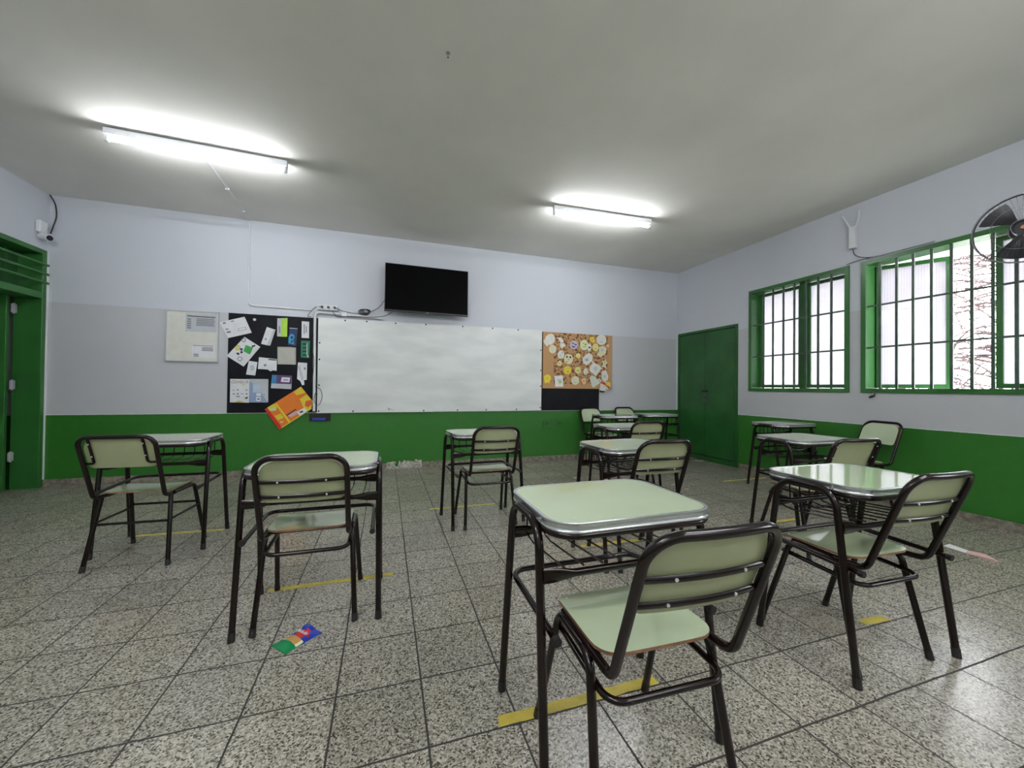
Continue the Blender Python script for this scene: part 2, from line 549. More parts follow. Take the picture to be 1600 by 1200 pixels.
# ---- left door: frame with louvre bars over it, slab swung out into the corridor
d1 = struct(bxs('door_1', [((XL - 0.22, DY1, 0), (XL + 0.012, DY1 + 0.05, DZ)), ((XL - 0.22, DY0 - 0.05, 0), (XL + 0.012, DY0, DZ)),
    ((XL - 0.22, DY0, 2.03), (XL + 0.012, DY1, 2.10)), ((XL - 0.22, DY0, 2.51), (XL + 0.012, DY1, DZ))], 'enamel', bevel=0.004))
for z in (2.21, 2.305, 2.405):
    bm = bmesh.new(); sweep(bm, [(XL + 0.012, DY0, z), (XL + 0.012, DY1 + 0.065, z)], 0.014, 8)
    link('louvre_bar', bm, 'enamel', d1, smooth=True)
bxs('transom_panel', [((XL - 0.20, DY0, 2.10), (XL - 0.19, DY1, 2.51)), ((XL - 0.19, DY1 - 0.20, 2.10), (XL - 0.16, DY1 - 0.16, 2.51))], 'enamel_dark', d1)
slab = bxs('door_slab', [((-0.95, -0.022, 0.012), (0.0, 0.022, 2.05))], 'enamel', d1, bevel=0.003)
slab.location = (XL - 0.19, DY1 - 0.10, 0.0)
slab.rotation_euler = (0, 0, math.radians(9))
bm = bmesh.new(); sweep(bm, [(-0.88, -0.022, 1.0), (-0.88, -0.07, 1.0), (-0.78, -0.07, 1.0)], 0.009, 8)
link('door_handle', bm, 'steel', slab, smooth=True)
for z in (0.30, 1.05, 1.85):
    bm = bmesh.new(); cyl(bm, (XL - 0.178, DY1 - 0.055, z), (0, 0, 1), 0.010, 0.11, 8)
    box(bm, (XL - 0.180, DY1 - 0.085, z + 0.01), (XL - 0.175, DY1 - 0.02, z + 0.10))
    link('hinge', bm, 'grey_plastic', d1, smooth=True)
tag(bxs('notice_sheet', [((XL - 0.186, DY0 + 0.02, 2.19), (XL - 0.183, DY1 - 0.27, 2.41))], 'white'),
    'white paper sheets behind the green bars above the left door', 'paper')

# ---- right door: double leaf, flush steel
d2 = struct(bxs('door_2', [((XR - 0.012, DRY0, 0), (XR + 0.10, DRY0 + 0.045, DRZ)), ((XR - 0.012, DRY1 - 0.035, 0), (XR + 0.10, DRY1, DRZ)), ((XR - 0.012, DRY0 + 0.045, DRZ - 0.04), (XR + 0.10, DRY1 - 0.035, DRZ)),
    ((XR - 0.012, DRY0 + 0.045, 0), (XR + 0.10, DRY1 - 0.035, 0.075))], 'enamel_dark', bevel=0.003))
struct(bxs('wall_right', [((XR + 0.101, DRY0, 0), (XR + T, DRY1, DRZ))], 'wall'))  # unseen filler added behind the door to block leaking daylight
bxs('door_leaf', [((XR + 0.0, DRY0 + 0.058, 0.085), (XR + 0.035, 4.943, DRZ - 0.048))], 'enamel_dark', d2, bevel=0.003)
bxs('door_leaf', [((XR + 0.0, 4.947, 0.085), (XR + 0.035, DRY1 - 0.043, DRZ - 0.048))], 'enamel_dark', d2, bevel=0.003)
bm = bmesh.new(); box(bm, (XR - 0.008, 4.915, 0.94), (XR, 4.985, 1.06)); cyl(bm, (XR - 0.008, 4.95, 1.02), (-1, 0, 0), 0.014, 0.035, 10); sweep(bm, [(XR - 0.04, 4.95, 1.02), (XR - 0.04, 4.90, 1.02)], 0.008, 8)
link('door_handle', bm, 'grille', d2)
bm = bmesh.new(); sweep(bm, [(XR - 0.012, 5.00, 1.115), (XR - 0.012, 4.89, 1.115)], 0.009, 8); box(bm, (XR - 0.006, 4.89, 1.10), (XR, 5.0, 1.13))
link('bolt', bm, 'black_plastic', d2)
for z in (0.30, 1.05, 1.85):
    bm = bmesh.new(); cyl(bm, (XR - 0.012, DRY0 + 0.052, z), (0, 0, 1), 0.009, 0.10, 8)
    link('hinge', bm, 'enamel_dark', d2, smooth=True)

# ---- windows
def leaf(parent, y0, z0, z1, width, ang, name='casement', hx=XR + 0.15, mirror=1):
    """leaf hinged at y0, running to -y, opened outwards by ang degrees"""
    o = None
    bm = bmesh.new()
    f = 0.04
    box(bm, (-0.018, 0, z0), (0.018, -f, z1)); box(bm, (-0.018, -width + f, z0), (0.018, -width, z1))
    box(bm, (-0.018, -f, z0), (0.018, -width + f, z0 + f)); box(bm, (-0.018, -f, z1 - f), (0.018, -width + f, z1))
    o = link(name, bm, 'enamel', parent)
    o.location = (hx, y0, 0)
    o.rotation_euler = (0, 0, math.radians(ang))
    bm = bmesh.new(); box(bm, (-0.003, -f, z0 + f), (0.003, -width + f, z1 - f))
    link('pane', bm, 'pane', o)
    return o

def window(n, y0, y1, leaves, bars, mull):
    f = 0.045
    fr = bxs('window_%d' % n, [((XR - 0.016, y0, WZ0), (XR + 0.19, y0 + f, WZ1)), ((XR - 0.016, y1 - f, WZ0), (XR + 0.19, y1, WZ1)),
        ((XR - 0.016, y0 + f, WZ0), (XR + 0.19, y1 - f, WZ0 + f)), ((XR - 0.016, y0 + f, WZ1 - f), (XR + 0.19, y1 - f, WZ1))], 'enamel')
    struct(fr)
    for m in mull:
        bxs('mullion', [((XR + 0.10, m - 0.035, WZ0 + f), (XR + 0.19, m + 0.035, WZ1 - f))], 'enamel_dark', fr)
    for (ly, w, a) in leaves:
        leaf(fr, ly, WZ0 + f + 0.005, WZ1 - f - 0.005, w, a)
    for y in bars:
        bxs('grille_bar', [((XR + 0.004, y - 0.011, WZ0 + f), (XR + 0.014, y + 0.011, WZ1 - f))], 'grille', fr)
    for z in (1.598, 2.04):
        bxs('grille_crossbar', [((XR + 0.014, y0 + f, z - 0.009), (XR + 0.022, y1 - f, z + 0.009))], 'grille', fr)
    return fr
w1 = window(1, 2.905, 4.150, [(4.100, 0.58, 0), (3.455, 0.50, 0)], [3.941, 3.806, 3.664, 3.524, 3.383, 3.240, 3.097], [3.487])
w2 = window(2, 0.700, 2.792, [(2.742, 0.545, 29.7), (1.875, 0.575, 2), (1.295, 0.545, 0)], [2.634, 2.496, 2.366, 2.232, 2.097, 1.968, 1.844, 1.714, 1.584, 1.454, 1.324, 1.194, 1.064, 0.934, 0.82], [])
w3 = window(3, -2.35, -0.25, [(-0.30, 0.50, 0), (-1.85, 0.45, 0)], [-2.2 + 0.13 * i for i in range(15)], [])
bm = bmesh.new(); sweep(bm, [(XR - 0.016, 2.66, 1.16), (XR - 0.03, 2.655, 1.13), (XR - 0.03, 2.66, 1.09)], 0.006, 8)
sweep(bm, [(XR - 0.03, 2.66, 1.09), (XR - 0.03, 2.705, 1.072)], 0.011, 8)
link('window_latch', bm, 'black_plastic', w2, smooth=True)

# ================================================================ OUTSIDE
struct(bxs('trim_4', [((XR + T, YF, 2.75), (6.5, 8.5, 2.87))], 'outside_wall'))       # canopy along the windows
tag(bxs('outside_paving', [((XR + T, -30, -0.30), (60, 40, -0.15))], 'outside_ground'), 'pale concrete ground outside the barred windows', 'paving')
ob = thing('outbuilding', (7.6, 6.0, -0.15), 0, 'pale building seen through the frosted panes', 'building')
bxs('wall', [((0, -1.2, 0), (0.8, 5.5, 2.05))], 'outside_wall', ob)
bxs('roof', [((-0.1, -1.3, 2.05), (0.9, 5.6, 2.17))], 'outside_ground', ob)
tree = thing('tree', (11.6, 5.2, -0.15), 0, 'bare tree with many thin drooping twigs outside the larger window', 'tree')
bm = bmesh.new()
rt = random.Random(11)
sweep(bm, [(0, 0, 0), (0.1, 0.05, 1.2), (0.0, 0.1, 2.6), (0.15, 0.0, 4.2)], [0.16, 0.13, 0.10, 0.05], 8)
link('trunk', bm, 'bark', tree, smooth=True)
bm = bmesh.new()
for i in range(240):
    z = rt.uniform(0.5, 4.6)
    a = rt.uniform(0, 2 * PI)
    if i % 3:
        a = rt.uniform(PI * 0.95, PI * 1.75)
    L = rt.uniform(0.9, 2.3)
    p = Vector((0, 0, z)) + Vector((math.cos(a), math.sin(a), 0)) * rt.uniform(0.0, 0.9)
    pts = [p.copy()]
    slope = rt.uniform(-0.2, 0.75)
    for k in range(7):
        a += rt.uniform(-0.25, 0.25)
        slope -= rt.uniform(0.05, 0.30)
        p = p + Vector((math.cos(a), math.sin(a), slope + rt.uniform(-.1, .1))) * (L / 7)
        pts.append(p.copy())
    for q_ in pts: q_.z = max(q_.z, 0.1)
    r0 = rt.uniform(0.009, 0.022)
    sweep(bm, pts, [r0 * (1 - 0.1 * k) for k in range(8)], 4)
    for s in range(3):
        k = rt.randint(1, 6)
        q = pts[k]; b = a + rt.choice((-1, 1)) * rt.uniform(0.5, 1.2)
        l = rt.uniform(0.2, 0.5)
        sweep(bm, [q, q + Vector((math.cos(b), math.sin(b), -0.2)) * l * 0.5, q + Vector((math.cos(b), math.sin(b), -0.5)) * l], [0.009, 0.007, 0.005], 4)
link('branches', bm, 'bark', tree)

# ================================================================ CEILING LAMPS
def lamp(cx, cy, L, ang, label, glow='tube_light'):
    t = thing('ceiling_light', (cx, cy, ZC), math.radians(ang), label, 'ceiling light', 'fluorescent batten lights')
    bxs('housing', [((-L / 2, -0.027, -0.062), (L / 2, 0.027, -0.010))], 'white_metal', t, bevel=0.004)
    for s in (-1, 1):
        bm = bmesh.new()
        cyl(bm, (s * L * 0.3, 0, -0.012), (0, 0, 1), 0.012, 0.012, 8)
        link('spacer', bm, 'white_plastic', t)
    bm = bmesh.new(); sweep(bm, [(-L / 2 + 0.03, 0, -0.092), (L / 2 - 0.03, 0, -0.092)], 0.0135, 14)
    link('tube', bm, glow, t, smooth=True)
    for s in (-1, 1):
        bxs('lamp_holder', [((s * (L / 2 - 0.002), -0.014, -0.113), (s * (L / 2 - 0.028), 0.014, -0.060))], 'white_plastic', t, bevel=0.004)
    bm = bmesh.new(); sweep(bm, fillet([(-0.06, 0.03, -0.03), (-0.07, 0.06, -0.010), (0.0, 0.09, -0.02), (0.07, 0.06, -0.010), (0.06, 0.03, -0.03)], 0.03), 0.0035, 6)
    link('lamp_cable', bm, 'white_plastic', t, smooth=True)
    return t
lamp(-1.525, 3.97, 1.29, 2.0, 'long white fluorescent batten on the ceiling at the left, above the conduit')
lamp(2.385, 3.93, 1.25, -2.5, 'white fluorescent batten on the ceiling at the right, nearer the windows')
lamp(-1.3, 0.15, 1.25, 0.0, 'unseen fluorescent batten added as fill light over the left half', 'added_tube_light')  # remaining battens are unseen, added to brighten the room
lamp(2.3, 0.0, 1.25, 0.0, 'unseen fluorescent batten added as fill light over the right half', 'added_tube_light')
lamp(-1.5, -1.6, 1.25, 0.0, 'unseen fluorescent batten added as fill light at the rear left', 'added_tube_light')
lamp(2.3, -1.8, 1.25, 0.0, 'unseen fluorescent batten added as fill light at the rear right', 'added_tube_light')
bm = bmesh.new(); cyl(bm, (0.338, 2.369, ZC - 0.03), (0, 0, 1), 0.006, 0.03, 8); cyl(bm, (0.338, 2.369, ZC - 0.004), (0, 0, 1), 0.014, 0.004, 10)
tag(link('ceiling_hook', bm, 'steel'), 'tiny hook screwed into the middle of the ceiling', 'hook')

# ================================================================ BACK WALL
# conduit from the left lamp: over the ceiling, down the wall and along the board
bm = bmesh.new()
zc = ZC - 0.009
sweep(bm, fillet([(-1.575, 4.02, zc), (-1.605, 5.0, zc), (-1.632, YB - 0.011, zc), (-1.628, YB - 0.011, 2.12), (-0.94, YB - 0.011, 2.11)], [0, 0, 0.02, 0.05, 0], 6), 0.0095, 8)
cd = link('cable_conduit', bm, 'white_plastic', smooth=True)
tag(cd, 'thin white conduit running from the left ceiling light down the back wall', 'conduit')
for (y, x) in ((4.75, -1.597), (5.3, -1.617)):
    bxs('clip', [((x - 0.016, y - 0.010, ZC - 0.022), (x + 0.016, y + 0.010, ZC))], 'white_plastic', cd)
bm = bmesh.new()
sweep(bm, fillet([(-0.875, YB - 0.030, 0.80), (-0.882, YB - 0.030, 2.085), (-0.66, YB - 0.030, 2.082), (-0.06, YB - 0.030, 2.055)], 0.05, 6), 0.017, 10)
cd2 = link('cable_conduit', bm, 'white_plastic', smooth=True)
tag(cd2, 'thicker white conduit down the left edge of the whiteboard and along its top', 'conduit')
bxs('junction', [((-0.565, YB - 0.055, 2.050), (-0.50, YB - 0.005, 2.105))], 'white_plastic', cd2, bevel=0.006)
ps = thing('socket_box', (-0.735, YB - 0.022, 2.152), math.radians(0), 'white socket box with plugged in cables above the whiteboard', 'socket box')
bxs('body', [((-0.125, -0.035, -0.035), (0.125, 0.022, 0.030))], 'white_plastic', ps, bevel=0.008)
for x in (-0.06, 0.015, 0.09):
    bm = bmesh.new(); cyl(bm, (x, -0.035, 0.0), (0, -1, 0), 0.017, 0.02, 10); link('plug', bm, 'black_plastic', ps)
bm = bmesh.new()
for k in range(5):
    c = (-0.29 + 0.01 * k, 2.125 + 0.003 * k); r = 0.055 - 0.005 * k
    sweep(bm, [(c[0] + r * 1.25 * math.cos(a), YB - 0.03 - 0.006 * k, c[1] + r * 0.75 * math.sin(a)) for a in [2 * PI * i / 20 for i in range(20)]], 0.005, 6, closed=True)
tag(link('coiled_cable', bm, 'cable', smooth=True), 'small coil of black cable on the conduit left of the television', 'cable')
def cable(pts, label, rad=0.004, mat='cable'):
    # smooth curve through points
    P = [Vector(p) for p in pts]
    out = []
    for i in range(len(P) - 1):
        p0, p1, p2, p3 = P[max(i - 1, 0)], P[i], P[i + 1], P[min(i + 2, len(P) - 1)]
        for k in range(6):
            t = k / 6
            out.append(0.5 * ((2 * p1) + (-p0 + p2) * t + (2 * p0 - 5 * p1 + 4 * p2 - p3) * t * t + (-p0 + 3 * p1 - 3 * p2 + p3) * t ** 3))
    out.append(P[-1])
    bm = bmesh.new(); sweep(bm, out, rad, 6)
    return tag(link('cable', bm, mat, smooth=True), label, 'cable')
y = YB - 0.05
cable([(-0.02, YB - 0.15, 2.30), (-0.10, YB - 0.06, 2.20), (-0.24, y, 2.12), (-0.40, y, 2.10), (-0.55, y, 2.12), (-0.63, y - .01, 2.15)], 'black cable from the left edge of the television to the socket box')
cable([(0.10, YB - 0.15, 2.155), (0.0, y, 2.10), (-0.15, y, 2.065), (-0.30, y, 2.06), (-0.50, y, 2.05), (-0.62, y, 2.04), (-0.68, y, 2.13)], 'lower black cable from the television along the conduit')
cable([(-0.80, y - .01, 2.15), (-0.88, y, 2.14), (-0.96, y, 2.03), (-0.93, YB - 0.03, 2.02)], 'short black cable curling left of the socket box')
cable([(-0.905, YB - 0.03, 1.60), (-0.885, YB - 0.05, 1.45), (-0.895, YB - 0.05, 1.25), (-0.915, YB - 0.04, 1.17)], 'thin black cable hanging on the left conduit at mid height', 0.003)
cable([(-0.86, y, 1.12), (-0.80, y, 1.08), (-0.78, y, 0.98), (-0.82, y, 0.88), (-0.87, y, 0.92), (-0.86, y, 1.03), (-0.83, y, 1.02)], 'loop of black cable at the lower left corner of the whiteboard', 0.0035)

# chalkboard behind everything
tag(bxs('chalkboard', [((-1.838, YB - 0.014, 0.785), (3.325, YB - 0.0005, 2.012))], 'chalkboard', bevel=0.002),
    'long black chalkboard showing at both sides of the whiteboard', 'chalkboard')
wb = thing('whiteboard', (0, 0, 0), 0, 'large wiped whiteboard screwed over the chalkboard', 'whiteboard')
bm = bmesh.new(); prism(bm, [(-0.842, 0.774), (2.300, 0.787), (2.303, 2.032), (-0.842, 2.018)], YB - 0.026, YB - 0.015, axis='y')
link('panel', bm, 'whiteboard', wb)
for (x, z) in [(-0.822, 1.69), (-0.822, 1.473), (-0.822, 1.138), (-0.822, 0.80), (-0.52, 2.00), (-0.252, 2.003), (0.122, 2.003), (0.531, 2.010), (1.056, 2.015), (1.506, 2.015), (1.909, 2.015), (2.285, 1.72), (2.285, 1.407), (2.285, 1.163), (2.285, 0.829), (-0.407, 0.796), (0.516, 0.796), (0.994, 0.800), (1.422, 0.803), (1.894, 0.806)]:
    bm = bmesh.new(); cyl(bm, (x, YB - 0.026, z), (0, -1, 0), 0.0105, 0.003, 10)
    link('screw', bm, 'black', wb)
bm = bmesh.new()
prism(bm, [(0.025, 0.842), (0.105, 0.808), (0.112, 0.800), (0.030, 0.832)], YB - 0.0275, YB - 0.026, axis='y')
prism(bm, [(0.045, 0.828), (0.056, 0.824), (0.052, 0.802), (0.040, 0.806)], YB - 0.0275, YB - 0.026, axis='y')
link('pen_mark', bm, 'grey', wb)

# cream board with sheets
cb = thing('display_board', (0, 0, 0), 0, 'cream framed board left of the chalkboard holding two sheets', 'board')
bxs('backing', [((-2.448, YB - 0.020, 1.412), (-1.945, YB, 1.997))], 'cream_board' if 'cream_board' in M_ else 'creamwhite', cb)
bxs('frame', [((-2.456, YB - 0.028, 1.400), (-2.446, YB, 2.008)), ((-1.947, YB - 0.028, 1.400), (-1.935, YB, 2.008)), ((-2.446, YB - 0.028, 1.400), (-1.947, YB, 1.414)), ((-2.446, YB - 0.028, 1.996), (-1.947, YB, 2.008))], 'palegrey', cb)

def sheet(name, cat, label, base, outline, layers, y0, group=None, thick=0.0012):
    bm = bmesh.new()
    mats = [base]
    prism(bm, outline, y0 - thick, y0, 0, 'y')
    yy = y0 - thick
    for c, o in layers:
        if c not in mats: mats.append(c)
        prism(bm, o, yy - 0.0004, yy + 0.0002, mats.index(c), 'y')
        yy -= 0.0004
    return tag(link(name, bm, mats), label, cat, group)
def rows(x0, x1, z0, z1, n, c='grey', fill=0.3):
    out = []
    for i in range(n):
        z = z1 - (z1 - z0) * (i + 0.5) / n; h = (z1 - z0) / n * fill
        out.append((c, [(x0, z - h), (x1 - (0.0 if i % 3 else 0.05 * (x1 - x0)), z - h), (x1 - (0.0 if i % 3 else 0.05 * (x1 - x0)), z + h), (x0, z + h)]))
    return out
sheet('notice_sheet', 'paper', 'larger typed sheet in the upper right of the cream board', 'palegrey', [(-2.268, 1.758), (-1.956, 1.761), (-1.956, 1.982), (-2.264, 1.981)],
      [('black', [(-2.25, 1.940), (-1.97, 1.936), (-1.97, 1.946), (-2.25, 1.950)])] + rows(-2.16, -1.975, 1.83, 1.925, 5) + rows(-2.25, -2.21, 1.79, 1.92, 5), YB - 0.0205, 'sheets on the cream board')
sheet('notice_sheet', 'paper', 'smaller white typed sheet in the lower right of the cream board', 'white', [(-2.201, 1.453), (-1.971, 1.447), (-1.974, 1.608), (-2.200, 1.607)],
      [('grey', [(-2.19, 1.592), (-1.985, 1.590), (-1.985, 1.598), (-2.19, 1.600)])] + rows(-2.10, -1.985, 1.53, 1.58, 3) + rows(-2.18, -2.13, 1.46, 1.50, 2), YB - 0.0205, 'sheets on the cream board')

